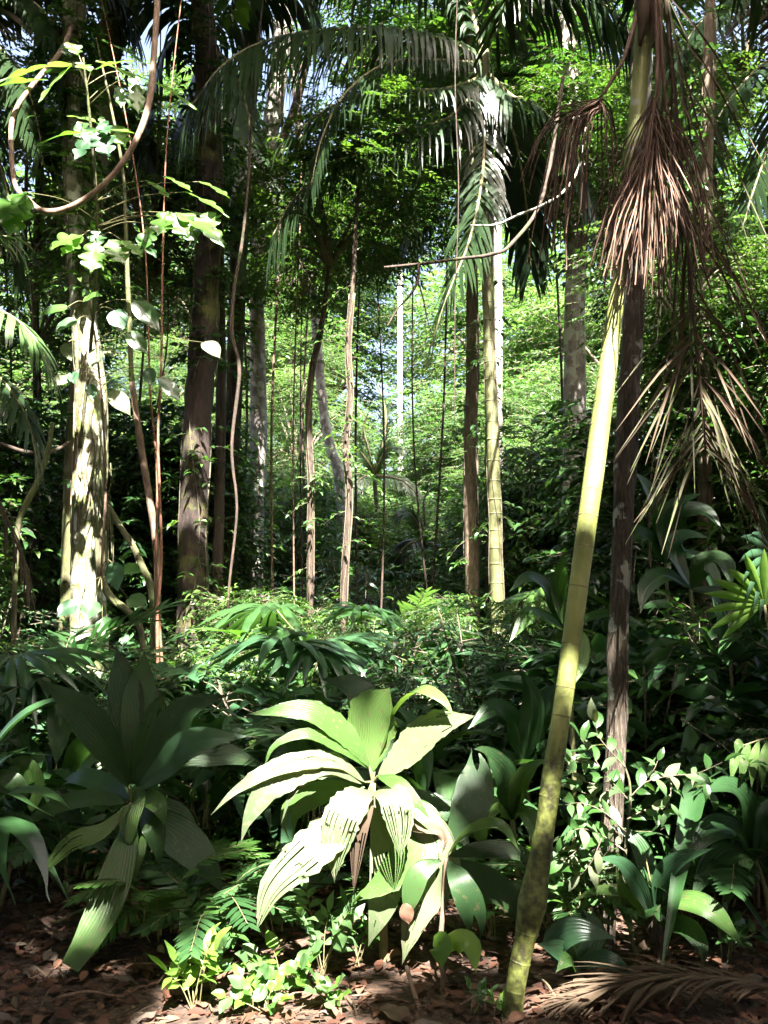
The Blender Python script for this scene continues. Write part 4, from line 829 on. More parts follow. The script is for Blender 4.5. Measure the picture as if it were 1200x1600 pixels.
# middle two-pronged palm
def make_middle():
    rng = np.random.default_rng(71)
    base = on_ground(600, 4.22); root = thing('understory_palm', 'sunlit young palm with broad pleated two-pronged leaves in the middle', 'palm', base)
    hub = P(582, 1225, 4.2)
    part(root, 'stem', tube([base-[0, 0, .05], base*.5+hub*.5+[.015, 0, 0], hub], [.022, .019, .015], 10, 24, .06, 30), M['petiole'])
    H = (582, 1222, 4.2)
    L = lambda *a, **k: leafpart(root, *a, rng=rng, **k)
    kw = dict(pleat=.003, npl=8, nu=30, nv=33, edge=.05)
    L([(582, 1206, 4.2), (578, 1160, 4.22), (584, 1115, 4.2), (610, 1074, 4.14)], 82, (-.25, -1, .15), 'pleat', pet=[H, (582, 1206, 4.2)], peak=.58, fold=-.1, base_w=.02, **kw)
    L([(588, 1190, 4.22), (614, 1120, 4.2), (652, 1082, 4.12), (690, 1095, 4.04), (710, 1122, 4.0)], 44, UPV, 'pleat', pet=[H, (588, 1190, 4.22)], peak=.6, fold=.2, **kw)
    L([(592, 1212, 4.18), (630, 1180, 4.14), (680, 1138, 4.08), (745, 1118, 4.0)], 66, (-.25, -.75, .7), 'pleat_old', pet=[H, (592, 1212, 4.18)], peak=.5, fold=.12, base_w=.1, holes=4, **kw)
    L([(577, 1198, 4.2), (540, 1150, 4.18), (480, 1112, 4.14), (384, 1116, 4.1)], 52, (.1, -.6, .8), 'pleat', pet=[H, (577, 1198, 4.2)], peak=.45, fold=.1, **kw)
    L([(574, 1200, 4.2), (535, 1172, 4.12), (480, 1148, 4.06), (430, 1165, 4.02), (412, 1200, 4.0)], 30, (.1, -.5, .85), 'pleat', peak=.4, fold=.1, **kw)
    L([(570, 1222, 4.16), (520, 1190, 4.05), (440, 1198, 3.95), (370, 1235, 3.88), (328, 1275, 3.84)], 40, (.1, -.6, .8), 'pleat_old', pet=[H, (570, 1222, 4.16)], peak=.4, fold=.15, **kw)
    L([(560, 1216, 4.12), (500, 1200, 4.0), (430, 1225, 3.92), (392, 1270, 3.88), (376, 1318, 3.86)], 42, (.35, -.8, .5), 'pleat_old', peak=.55, fold=.15, **kw)
    L([(565, 1225, 4.1), (510, 1205, 4.0), (460, 1235, 3.94), (438, 1290, 3.9)], 16, (.3, -.6, .6), 'pleat_old', peak=.4, fold=.2, **kw)
    # torn white-lit leaf in front
    L([(580, 1236, 4.12), (562, 1242, 4.0), (535, 1280, 3.93), (525, 1330, 3.9), (523, 1380, 3.88)], 60, (-.25, -.9, .55), 'pleat_old', pet=[H, (580, 1236, 4.12)], peak=.5, split=4, fold=.1, **kw)
    L([(584, 1238, 4.12), (608, 1240, 3.98), (622, 1275, 3.92), (626, 1345, 3.88)], 54, (.3, -.9, .5), 'pleat_old', peak=.5, split=5, fold=.1, **kw)
    L([(580, 1240, 4.1), (572, 1262, 3.98), (560, 1310, 3.92), (552, 1400, 3.9)], 26, (0, -.9, .5), 'dead', peak=.4, split=3, fold=.2, nu=24, nv=13)
    # long broad leaf sweeping to lower left
    L([(572, 1244, 4.1), (540, 1285, 3.98), (480, 1335, 3.9), (425, 1390, 3.84), (398, 1462, 3.8)], 70, (-.1, -.75, .7), 'pleat_old', pet=[H, (572, 1244, 4.1)], peak=.45, fold=.12, split=3, base_w=.1, **kw)
    L([(590, 1212, 4.18), (615, 1222, 4.06), (648, 1252, 4.0), (672, 1280, 3.98)], 30, (.1, -.6, .8), 'pleat', pet=[H, (590, 1212, 4.18)], peak=.45, fold=.15, **kw)
    # older leaves hanging below
    L([(596, 1235, 4.2), (660, 1290, 4.1), (680, 1350, 4.04), (650, 1430, 4.0), (628, 1508, 3.98)], 72, (-.2, -1, .2), 'pleat_old', pet=[H, (596, 1235, 4.2)], peak=.5, fold=.1, holes=14, **kw)
    L([(592, 1240, 4.2), (640, 1310, 4.08), (610, 1370, 4.02), (545, 1412, 4.0)], 52, (.2, -.8, .6), 'pleat', peak=.5, fold=.12, **kw)
    L([(585, 1240, 4.2), (600, 1330, 4.1), (600, 1400, 4.05), (575, 1480, 4.03)], 50, (.2, -1, .2), 'pleat_old', peak=.6, fold=.1, holes=9, nu=24, nv=21)
    L([(570, 1230, 4.25), (500, 1240, 4.2), (455, 1270, 4.18), (455, 1318, 4.16)], 40, (0, -.8, .5), 'pleat', peak=.55, notch=.3, fold=.15, **kw)
    L([(590, 1230, 4.25), (640, 1250, 4.3), (700, 1270, 4.3), (760, 1300, 4.3)], 50, (0, -.5, .8), 'pleat_dark', peak=.5, fold=.15, **kw)
    L([(580, 1225, 4.3), (540, 1215, 4.4), (480, 1200, 4.5), (430, 1215, 4.6)], 55, (0, -.5, .8), 'pleat_dark', peak=.5, fold=.15, **kw)
    L([(585, 1225, 4.3), (590, 1160, 4.5), (560, 1080, 4.6), (500, 1060, 4.7)], 60, (0, -.8, .5), 'pleat_dark', peak=.5, fold=.15, **kw)
    # curled brown remains of a leaf
    L([(590, 1240, 4.2), (640, 1290, 4.1), (690, 1300, 4.06), (688, 1340, 4.05)], 26, (0, -.7, .6), 'dead', peak=.6, fold=.5, wave=.15, nu=18, nv=9)
make_middle()
def make_second():
    rng = np.random.default_rng(72); d = 4.05
    base = on_ground(700, 3.95); root = thing('understory_palm', 'thin brown-stemmed young palm with drooping leaves beside the middle one', 'palm', base)
    hub = P(697, 1340, 4.0)
    part(root, 'stem', tube([base-[0, 0, .05], P(688, 1500, 3.96), P(692, 1420, 3.98), hub], [.012, .011, .011, .009], 9, 30, .05, 40), M['liana'])
    L = lambda *a, **k: leafpart(root, *a, rng=rng, **k); H = (697, 1340, 4.0); kw = dict(pleat=.005, npl=7, nu=22, nv=29)
    L([(700, 1335, 4.0), (735, 1300, 3.95), (780, 1292, 3.9), (812, 1330, 3.88)], 40, UPV, 'pleat', pet=[H, (700, 1335, 4.)], fold=.2, **kw)
    L([(702, 1338, 4.0), (750, 1330, 4.0), (810, 1335, 3.98), (850, 1370, 3.96)], 36, (0, -.6, .8), 'pleat_dark', pet=[H, (702, 1338, 4.)], fold=.2, **kw)
    L([(694, 1330, 4.05), (680, 1290, 4.1), (640, 1262, 4.15), (600, 1280, 4.15)], 38, (0, -.6, .8), 'pleat', fold=.2, **kw)
    L([(700, 1345, 3.98), (720, 1380, 3.9), (740, 1430, 3.88), (745, 1480, 3.88)], 44, (.1, -1, .3), 'pleat_dark', notch=.35, fold=.15, **kw)
    L([(700, 1345, 4.05), (740, 1370, 4.1), (790, 1400, 4.1), (815, 1450, 4.1)], 48, (0, -.8, .5), 'pleat_dark', fold=.15, **kw)
    L([(690, 1345, 4.0), (655, 1365, 3.96), (640, 1410, 3.94), (640, 1440, 3.94)], 34, (0, -1, .3), 'pleat_dark', fold=.15, **kw)
    L([(700, 1320, 4.05), (730, 1270, 4.1), (745, 1210, 4.2), (740, 1165, 4.25)], 62, (0, -1, .2), 'pleat_dark', notch=.25, fold=.12, **kw)
    # low shoot with two forked leaves on the same thin stem
    b2 = on_ground(690, 3.85); r2_ = thing('palm_seedling', 'small forked bright green palm seedling under the thin brown-stemmed palm', 'plant', b2)
    part(r2_, 'stem', tube([b2-[0, 0, .04], P(691, 1540, 3.85), P(692, 1490, 3.85)], [.009, .008, .006], 8, 18, .04), M['liana'])
    leafpart(r2_, [(692, 1490, 3.85), (688, 1475, 3.84), (690, 1480, 3.8), (690, 1515, 3.76)], 38, (-.5, -.8, .4), 'lime', rng, fold=.2, nu=16, nv=15)
    leafpart(r2_, [(694, 1490, 3.85), (710, 1472, 3.83), (735, 1478, 3.8), (744, 1520, 3.77)], 36, (.4, -.8, .4), 'lime', rng, fold=.2, nu=16, nv=15)
    b3 = on_ground(660, 3.7); r3_ = thing('stake', 'bare leaning dead stem stub below the holed hanging leaf', 'stem', b3)
    part(r3_, 'stem', tube([b3-[0, 0, .03], P(650, 1560, 3.75), P(635, 1510, 3.85)], [.010, .009, .008], 8, 20, .08, 30), M['liana'])
make_second()

# dark two-pronged palm at left
def make_left():
    rng = np.random.default_rng(73)
    base = on_ground(212, 4.65); root = thing('understory_palm', 'shaded young palm with upright forked leaf at the lower left', 'palm', base)
    hub = P(206, 1255, 4.62); H = (206, 1252, 4.62)
    part(root, 'stem', tube([base-[0, 0, .05], base*.5+hub*.5, hub], [.024, .022, .016], 10, 24, .06, 30), M['petiole'])
    L = lambda *a, **k: leafpart(root, *a, rng=rng, **k); kw = dict(pleat=.003, npl=8, nu=28, nv=33)  # most blades take the darker leaf copy, shade put into colour
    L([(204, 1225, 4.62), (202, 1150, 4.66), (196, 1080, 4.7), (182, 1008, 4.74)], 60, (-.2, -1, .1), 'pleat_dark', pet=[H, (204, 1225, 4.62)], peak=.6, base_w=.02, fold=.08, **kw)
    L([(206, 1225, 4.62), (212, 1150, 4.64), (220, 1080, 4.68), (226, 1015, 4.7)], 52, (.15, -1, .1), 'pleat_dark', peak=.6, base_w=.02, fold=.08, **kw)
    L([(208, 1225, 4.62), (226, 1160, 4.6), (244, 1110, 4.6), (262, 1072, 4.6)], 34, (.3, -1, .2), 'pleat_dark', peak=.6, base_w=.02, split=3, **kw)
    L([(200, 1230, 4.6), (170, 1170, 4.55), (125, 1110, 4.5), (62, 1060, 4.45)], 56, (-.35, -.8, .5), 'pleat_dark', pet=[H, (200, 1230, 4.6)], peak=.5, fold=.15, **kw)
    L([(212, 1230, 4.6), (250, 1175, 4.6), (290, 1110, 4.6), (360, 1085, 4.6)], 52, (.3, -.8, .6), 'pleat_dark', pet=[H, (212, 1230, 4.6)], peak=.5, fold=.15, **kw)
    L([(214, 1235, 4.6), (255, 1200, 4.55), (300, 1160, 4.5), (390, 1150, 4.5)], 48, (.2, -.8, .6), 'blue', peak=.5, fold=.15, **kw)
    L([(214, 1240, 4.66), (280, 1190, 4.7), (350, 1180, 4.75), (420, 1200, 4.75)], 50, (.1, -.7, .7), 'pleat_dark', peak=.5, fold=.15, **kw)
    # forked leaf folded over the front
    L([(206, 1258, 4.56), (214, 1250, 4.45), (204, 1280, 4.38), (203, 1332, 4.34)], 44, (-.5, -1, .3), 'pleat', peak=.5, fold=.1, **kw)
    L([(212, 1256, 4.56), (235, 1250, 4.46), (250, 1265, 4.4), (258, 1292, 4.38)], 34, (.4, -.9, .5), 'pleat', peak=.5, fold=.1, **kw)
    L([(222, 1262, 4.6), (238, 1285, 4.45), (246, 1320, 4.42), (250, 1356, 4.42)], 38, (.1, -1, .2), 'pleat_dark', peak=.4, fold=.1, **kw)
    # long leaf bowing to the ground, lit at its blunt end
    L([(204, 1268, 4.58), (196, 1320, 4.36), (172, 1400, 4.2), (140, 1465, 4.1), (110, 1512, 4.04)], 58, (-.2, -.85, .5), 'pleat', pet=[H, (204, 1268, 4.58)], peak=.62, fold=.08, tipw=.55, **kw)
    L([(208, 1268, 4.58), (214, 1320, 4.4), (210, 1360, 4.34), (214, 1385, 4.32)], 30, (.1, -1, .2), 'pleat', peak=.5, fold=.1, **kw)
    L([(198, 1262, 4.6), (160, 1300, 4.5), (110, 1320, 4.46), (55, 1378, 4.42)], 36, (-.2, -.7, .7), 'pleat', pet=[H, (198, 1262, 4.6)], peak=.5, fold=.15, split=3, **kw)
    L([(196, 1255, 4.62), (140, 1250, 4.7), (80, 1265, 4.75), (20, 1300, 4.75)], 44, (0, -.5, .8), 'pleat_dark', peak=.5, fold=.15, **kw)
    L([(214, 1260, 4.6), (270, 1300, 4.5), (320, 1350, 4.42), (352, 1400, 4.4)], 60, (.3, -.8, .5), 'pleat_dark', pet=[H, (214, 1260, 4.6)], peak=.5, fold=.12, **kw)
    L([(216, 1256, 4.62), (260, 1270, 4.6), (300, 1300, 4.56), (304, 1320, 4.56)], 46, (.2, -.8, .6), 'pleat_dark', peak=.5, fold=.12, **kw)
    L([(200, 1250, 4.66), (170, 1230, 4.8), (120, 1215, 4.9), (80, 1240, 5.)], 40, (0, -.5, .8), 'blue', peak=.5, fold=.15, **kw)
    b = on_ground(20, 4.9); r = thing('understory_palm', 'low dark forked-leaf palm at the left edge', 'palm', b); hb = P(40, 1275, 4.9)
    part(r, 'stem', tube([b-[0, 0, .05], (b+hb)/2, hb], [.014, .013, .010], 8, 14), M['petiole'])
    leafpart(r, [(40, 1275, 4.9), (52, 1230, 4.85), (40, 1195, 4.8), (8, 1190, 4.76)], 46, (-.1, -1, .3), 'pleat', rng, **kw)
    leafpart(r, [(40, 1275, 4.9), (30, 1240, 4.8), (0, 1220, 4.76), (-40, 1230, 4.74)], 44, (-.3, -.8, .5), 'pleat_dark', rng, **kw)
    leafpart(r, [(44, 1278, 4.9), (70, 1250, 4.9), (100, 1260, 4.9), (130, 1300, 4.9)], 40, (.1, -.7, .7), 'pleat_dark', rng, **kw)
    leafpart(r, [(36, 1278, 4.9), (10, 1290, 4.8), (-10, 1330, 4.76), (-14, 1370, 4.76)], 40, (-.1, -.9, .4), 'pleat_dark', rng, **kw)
make_left()

# strap-leaved and broad-leaved plants at lower right
def make_right():
    rng = np.random.default_rng(74); kw = dict(pleat=.004, npl=7, nu=24, nv=23)
    b = on_ground(1022, 4.35); H = (1020, 1440, 4.33); r = thing('strap_leaf_plant', 'rosette of long arching strap leaves on a low clump at right', 'plant', b)
    part(r, 'stem', tube([b-[0, 0, .05], P(1022, 1450, 4.34), P(1020, 1425, 4.33)], [.04, .035, .02], 10, 12, .15, 30), M['fibre'])
    for pts, w, up, mt in [
        ([(1016, 1430, 4.33), (1000, 1390, 4.25), (970, 1350, 4.2), (930, 1340, 4.15)], 30, (-.3, -.8, .6), 'blue'),
        ([(1012, 1432, 4.33), (995, 1420, 4.2), (975, 1390, 4.15), (962, 1350, 4.15)], 28, (-.6, -.8, .3), 'pleat'),
        ([(1008, 1440, 4.33), (970, 1400, 4.2), (930, 1395, 4.12), (890, 1410, 4.1)], 26, (0, -.5, .9), 'pleat'),
        ([(1006, 1445, 4.3), (980, 1420, 4.15), (985, 1450, 4.05), (992, 1470, 4.02)], 22, (-.3, -.8, .5), 'pleat'),
        ([(1024, 1428, 4.33), (1030, 1380, 4.28), (1060, 1345, 4.22), (1118, 1325, 4.16)], 30, (.2, -.7, .7), 'blue'),
        ([(1030, 1425, 4.33), (1060, 1410, 4.2), (1110, 1425, 4.1), (1165, 1482, 4.05)], 42, (.1, -.7, .7), 'pleat'),
        ([(1026, 1428, 4.36), (1050, 1360, 4.4), (1100, 1300, 4.45), (1160, 1290, 4.5)], 34, (.1, -.7, .7), 'deep'),
        ([(1018, 1425, 4.36), (1012, 1360, 4.4), (990, 1310, 4.45), (950, 1290, 4.5)], 30, (-.2, -.8, .6), 'deep'),
        ([(1028, 1440, 4.3), (1070, 1450, 4.2), (1095, 1480, 4.12), (1100, 1510, 4.1)], 36, (.1, -.8, .5), 'pleat_dark'),
        ([(1020, 1425, 4.35), (1016, 1380, 4.36), (1009, 1340, 4.37), (1008, 1352, 4.37)], 6, (0, -1, .1), 'petiole')]:
        if mt == 'petiole': part(r, 'spike', tube(pxpts(pts[:3]), [.007, .006, .002], 7, 12), M['petiole'])
        else: leafpart(r, pts, w, up, mt, rng, **kw)
    b = on_ground(905, 3.95); r = thing('broad_leaf_plant', 'grey-green plant with a big blunt leaf at the foot of the shaggy trunk', 'plant', b); hb = (900, 1512, 3.94)
    part(r, 'stem', tube([b-[0, 0, .03], P(*hb)], [.012, .009], 8), M['petiole'])
    for pts, w, up, mt in [
        ([hb, (868, 1478, 3.9), (900, 1455, 3.86), (965, 1466, 3.84)], 44, (0, -.75, .65), 'blue'),
        ([hb, (880, 1490, 3.86), (858, 1480, 3.82), (838, 1475, 3.8)], 36, (-.1, -.8, .5), 'blue'),
        ([hb, (890, 1500, 3.84), (880, 1505, 3.8), (868, 1520, 3.78)], 30, (0, -.8, .5), 'pleat'),
        ([hb, (930, 1500, 3.9), (960, 1505, 3.86), (990, 1530, 3.84)], 30, (0, -.7, .7), 'blue'),
        ([hb, (920, 1480, 3.98), (930, 1450, 4.0), (910, 1420, 4.02)], 34, (0, -.9, .4), 'deep')]:
        leafpart(r, pts, w, up, mt, rng, **kw)
    # pinnate lit leaf from the right edge
    b = on_ground(1250, 4.6); r = thing('understory_palm', 'palm leaf with wide drooping fingers at the right edge', 'palm', b); hb = P(1240, 1250, 4.55)
    part(r, 'stem', tube([b-[0, 0, .05], (b+hb)/2, hb], [.016, .015, .012], 8, 14), M['petiole'])
    q = pxpts([(1240, 1250, 4.55), (1232, 1190, 4.5), (1205, 1155, 4.45), (1160, 1165, 4.4)]); part(r, 'rachis', tube(q, [.007, .006, .005, .003], 6, 20), M['petiole'])
    for i, (x0, y0, x1, y1) in enumerate([(1160, 1165, 1142, 1222), (1172, 1160, 1158, 1228), (1186, 1157, 1174, 1232), (1200, 1156, 1190, 1236), (1212, 1160, 1206, 1240), (1225, 1172, 1222, 1250), (1162, 1163, 1150, 1180)]):
        leafpart(r, [(x0, y0, 4.42), ((x0+x1)/2-3, (y0+y1)/2-8, 4.36), (x1, y1, 4.34)], 15, (.1, -.9, .4), 'pleat', rng, name='leaflet', nu=12, nv=9, pleat=.003, npl=4, fold=.15)
    # assorted big leaves deeper in the shade
    plants = [
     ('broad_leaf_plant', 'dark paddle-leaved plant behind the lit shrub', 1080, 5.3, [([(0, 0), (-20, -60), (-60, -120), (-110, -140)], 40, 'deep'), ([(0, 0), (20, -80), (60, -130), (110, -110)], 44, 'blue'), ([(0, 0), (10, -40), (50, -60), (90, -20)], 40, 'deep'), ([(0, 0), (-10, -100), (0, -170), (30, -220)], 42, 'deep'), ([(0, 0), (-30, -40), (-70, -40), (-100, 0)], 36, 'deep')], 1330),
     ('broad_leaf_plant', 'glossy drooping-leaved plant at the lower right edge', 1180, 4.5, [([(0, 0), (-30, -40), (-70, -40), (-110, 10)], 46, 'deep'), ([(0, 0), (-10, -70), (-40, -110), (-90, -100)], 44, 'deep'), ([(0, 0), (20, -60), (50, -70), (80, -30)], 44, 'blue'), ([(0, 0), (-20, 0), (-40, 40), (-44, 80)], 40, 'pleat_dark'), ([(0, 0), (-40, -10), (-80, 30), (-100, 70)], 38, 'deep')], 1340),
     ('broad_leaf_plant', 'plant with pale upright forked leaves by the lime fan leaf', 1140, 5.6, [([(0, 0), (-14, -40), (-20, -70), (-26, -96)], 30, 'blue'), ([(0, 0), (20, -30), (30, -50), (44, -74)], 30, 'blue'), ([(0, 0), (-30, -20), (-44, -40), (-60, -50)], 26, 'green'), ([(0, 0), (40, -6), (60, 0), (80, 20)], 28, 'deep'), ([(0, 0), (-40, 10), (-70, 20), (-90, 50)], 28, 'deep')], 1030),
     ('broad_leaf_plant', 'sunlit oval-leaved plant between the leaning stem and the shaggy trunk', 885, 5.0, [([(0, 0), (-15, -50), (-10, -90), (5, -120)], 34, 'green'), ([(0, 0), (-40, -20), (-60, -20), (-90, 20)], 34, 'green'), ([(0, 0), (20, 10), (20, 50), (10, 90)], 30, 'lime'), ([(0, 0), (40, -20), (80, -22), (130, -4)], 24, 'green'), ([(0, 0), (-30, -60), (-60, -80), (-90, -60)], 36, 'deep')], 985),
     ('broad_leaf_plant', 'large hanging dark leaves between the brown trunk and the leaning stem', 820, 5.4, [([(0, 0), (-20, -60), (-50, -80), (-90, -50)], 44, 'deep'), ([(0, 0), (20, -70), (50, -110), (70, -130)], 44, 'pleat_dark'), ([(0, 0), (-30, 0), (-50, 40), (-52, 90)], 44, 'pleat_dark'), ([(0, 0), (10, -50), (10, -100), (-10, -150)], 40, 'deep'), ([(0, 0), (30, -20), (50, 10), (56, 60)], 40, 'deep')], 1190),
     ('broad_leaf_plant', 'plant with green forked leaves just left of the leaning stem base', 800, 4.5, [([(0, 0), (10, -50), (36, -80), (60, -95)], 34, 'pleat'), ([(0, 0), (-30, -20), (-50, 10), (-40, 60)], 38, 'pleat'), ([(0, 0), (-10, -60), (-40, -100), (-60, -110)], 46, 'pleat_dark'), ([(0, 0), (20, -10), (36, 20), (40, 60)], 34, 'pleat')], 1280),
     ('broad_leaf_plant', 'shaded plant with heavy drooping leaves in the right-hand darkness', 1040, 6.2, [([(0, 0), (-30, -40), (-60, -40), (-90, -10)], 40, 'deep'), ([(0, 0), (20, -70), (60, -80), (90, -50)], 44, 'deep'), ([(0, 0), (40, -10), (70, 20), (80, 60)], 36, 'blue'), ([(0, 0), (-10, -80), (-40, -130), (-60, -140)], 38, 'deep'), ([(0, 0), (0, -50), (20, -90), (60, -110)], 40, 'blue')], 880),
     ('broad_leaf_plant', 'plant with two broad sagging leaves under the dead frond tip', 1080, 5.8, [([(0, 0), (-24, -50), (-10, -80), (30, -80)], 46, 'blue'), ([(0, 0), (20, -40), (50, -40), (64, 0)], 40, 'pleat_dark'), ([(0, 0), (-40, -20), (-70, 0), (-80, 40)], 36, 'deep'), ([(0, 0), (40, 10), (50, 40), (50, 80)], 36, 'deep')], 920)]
    for nm, lab, px, d, lv, hy in plants:
        b = on_ground(px, d); r = thing(nm, lab, 'plant', b); hb = P(px, hy, d)
        part(r, 'stem', tube([b-[0, 0, .05], (b+hb)/2+[.02, 0, 0], hb], [.016, .014, .010], 8, 16, .06), M['petiole'])
        for pts, w, mt in lv:
            n = len(pts); dd = [d-.10*i for i in range(n)]
            leafpart(r, [(px+p[0], hy+p[1], dd[i]) for i, p in enumerate(pts)], w, (np.sign(pts[-1][0])*.15, -.75, .6), mt, rng, **kw)
    # lime fan at right edge
    b = on_ground(1195, 5.0); r = thing('fan_palm', 'lime-green fan leaf lit from above at the right edge', 'palm', b); hb = P(1195, 945, 5.0)
    part(r, 'petiole', tube([b-[0, 0, .05], (b+hb)/2+[.05, 0, 0], hb], [.012, .010, .007], 8, 20), M['petiole'])
    part(r, 'leaf', fan(hb, (-.35, -.2, .8), (-.3, -1, .3), 13, .38, .05, rng, 200, .12), M['lime'])
    hb2 = P(1210, 870, 5.1); part(r, 'petiole', tube([b-[0, 0, .05], (b+hb2)/2+[.08, 0, 0], hb2], [.012, .010, .007], 8, 20), M['petiole'])
    part(r, 'leaf', fan(hb2, (-.5, -.3, .6), (-.2, -.8, .6), 13, .42, .05, rng, 200, .3), M['blue'])
make_right()

# ================================================================== LOBED CLIMBER IN THE UPPER LEFT
def make_lobed():
    rng = np.random.default_rng(75)
    root = thing('lobed_climber', 'climber with deeply lobed bright leaves on the pale trunk, upper left', 'climber', P(125, 700, 8.3))
    st = pxpts([(125, 700, 8.4), (140, 560, 8.2), (150, 420, 7.8), (150, 300, 7.5), (140, 180, 7.3), (130, 90, 7.2)]); part(root, 'stem', tube(st, [.018, .017, .016, .014, .012, .008], 8, 60, .1, 15), M['mossy'])
    lv = [ # base, tip, width, up, mat
     ((112, 100), (-2, 128), 30, (-.1, -.35, .9), 'lobed', 7.0), ((112, 102), (60, 160), 26, (-.2, -.5, .8), 'lobed', 7.0), ((118, 98), (142, 112), 24, (0, -.6, .8), 'lobed', 6.9), ((150, 95), (218, 128), 30, (.1, -.4, .9), 'lobed', 7.0), ((215, 118), (308, 172), 26, (.1, -.4, .9), 'lobed', 7.0), ((212, 130), (216, 180), 22, (.2, -.8, .4), 'lobed', 7.0), ((150, 108), (210, 95), 24, (0, -.5, .8), 'lobed', 7.2),
     ((140, 205), (58, 226), 24, (-.1, -.4, .9), 'lobed', 6.9), ((145, 205), (210, 208), 22, (0, -.5, .8), 'lobed', 6.9), ((150, 205), (172, 245), 34, (.1, -1, .3), 'blue', 6.8), ((148, 210), (116, 250), 28, (-.1, -1, .3), 'blue', 6.8), ((160, 190), (166, 210), 22, (0, -1, .4), 'blue', 6.8),
     ((40, 300), (-10, 360), 60, (-.2, -.9, .5), 'lobed', 6.4), ((42, 305), (12, 372), 44, (.1, -.9, .5), 'lobed', 6.4),
     ((128, 368), (78, 390), 44, (-.1, -.7, .7), 'lobed', 6.5), ((130, 370), (96, 400), 30, (-.1, -.9, .5), 'lobed', 6.5), ((148, 378), (142, 428), 36, (.1, -.9, .5), 'lobed', 6.5), ((170, 375), (195, 415), 34, (.1, -.8, .6), 'lobed', 6.5), ((190, 375), (224, 402), 22, (.1, -.6, .8), 'lobed', 6.5),
     ((262, 330), (245, 370), 34, (-.1, -.9, .5), 'lobed', 6.7), ((268, 332), (295, 372), 40, (0, -.9, .5), 'lobed', 6.7), ((275, 332), (354, 382), 36, (.2, -.7, .7), 'lobed', 6.7), ((290, 300), (358, 340), 24, (.1, -.4, .9), 'lobed', 6.9), ((255, 275), (300, 300), 22, (.1, -.4, .9), 'lobed', 6.9)]
    for _ in range(2):
        for q in list(lv[:24]):
            if rng.uniform() < .55:
                ox, oy = rng.normal()*26, rng.normal()*20; sx = rng.uniform(.6, 1.05)
                lv.append(((q[0][0]+ox, q[0][1]+oy), (q[0][0]+ox+(q[1][0]-q[0][0])*sx+rng.normal()*8, q[0][1]+oy+(q[1][1]-q[0][1])*sx+rng.normal()*8), q[2]*sx, q[3], ['lobed', 'green', 'deep'][rng.integers(3)], q[5]+.25+rng.uniform(0, .5)))
    for (bx, by), (tx, ty), w, up, mt, d in lv:
        mx, my = (bx+tx)/2, (by+ty)/2-abs(tx-bx)*.06
        leafpart(root, [(bx, by, d), (mx, my, d-.03), (tx, ty, d-.08)], w*1.3, up, mt, rng, lobes=3.5, nu=40, nv=11, fold=.1, peak=.5, base_w=.2, wave=.05)
    for q in lv[::2]:
        e = P(q[0][0], q[0][1], q[5]); cs = spline(st, 60); k = np.argmin(((cs-e)**2).sum(1)); s_ = cs[max(k-3, 0)]
        part(root, 'petiole', tube([s_, (s_+e)/2+[0, 0, .06], e], [.005, .004, .003], 5, 12), M['petiole'])
    # arrow-shaped climber leaves on the pale trunk
    r = thing('aroid_climber', 'climber with whitish sunlit heart-shaped leaves on the pale trunk', 'climber', P(150, 900, 8.3))
    s2 = pxpts([(158, 900, 8.35), (165, 760, 8.3), (160, 640, 8.2), (150, 540, 8.1), (140, 470, 8.0)]); part(r, 'stem', tube(s2, [.012, .012, .011, .01, .008], 7, 40, .1, 15), M['liana'])
    for (bx, by), (tx, ty), w, up, mt, d in [((172, 612), (204, 650), 30, (0, -.9, .5), 'pleat_old', 7.9), ((168, 605), (185, 598), 18, (0, -.9, .5), 'blue', 7.95), ((160, 545), (140, 576), 30, (0, -.9, .5), 'pleat_old', 7.9), ((166, 545), (178, 560), 20, (.1, -.8, .6), 'pleat_old', 7.9), ((110, 590), (78, 605), 26, (0, -.9, .5), 'pleat_old', 7.9), ((112, 582), (116, 600), 20, (0, -.9, .5), 'blue', 7.9), ((98, 538), (112, 565), 20, (-.3, -.9, .5), 'pleat_old', 7.9), ((140, 600), (146, 628), 18, (0, -.9, .5), 'blue', 7.9),
       ((176, 880), (185, 925), 32, (-.2, -.9, .4), 'blue', 8.0), ((190, 890), (222, 895), 26, (0, -.8, .6), 'green', 8.0), ((200, 935), (230, 952), 30, (0, -.8, .6), 'deep', 8.0), ((150, 940), (135, 970), 36, (-.1, -.9, .4), 'blue', 8.0), ((120, 945), (88, 965), 32, (-.1, -.8, .5), 'blue', 8.0), ((160, 965), (168, 1000), 30, (0, -.9, .4), 'deep', 8.0), ((250, 590), (282, 630), 26, (.1, -.8, .6), 'blue', 7.9), ((232, 575), (236, 605), 22, (0, -.9, .4), 'blue', 7.9), ((318, 535), (344, 560), 30, (0, -.7, .7), 'pleat_old', 9.0), ((180, 485), (190, 520), 34, (.1, -.9, .4), 'blue', 7.9), ((130, 470), (160, 462), 24, (0, -.7, .6), 'green', 7.8), ((105, 480), (60, 495), 26, (0, -.7, .6), 'green', 7.8), ((120, 500), (85, 520), 26, (0, -.8, .6), 'blue', 7.8), ((200, 520), (230, 555), 30, (0, -.8, .5), 'deep', 7.8), ((210, 470), (250, 520), 34, (.1, -.9, .3), 'deep', 7.8)]:
        leafpart(r, [(bx, by, d), ((bx+tx)/2, (by+ty)/2-3, d-.03), (tx, ty, d-.08)], w, up, mt, rng, nu=16, nv=11, fold=.12, peak=.35, base_w=.35, wave=.03)
        e = P(bx, by, d); cs = spline(s2, 40); k = np.argmin(((cs-e)**2).sum(1)); part(r, 'petiole', tube([cs[k], (cs[k]+e)/2+[0, 0, .05], e], [.004, .004, .003], 5, 10), M['petiole'])
make_lobed()

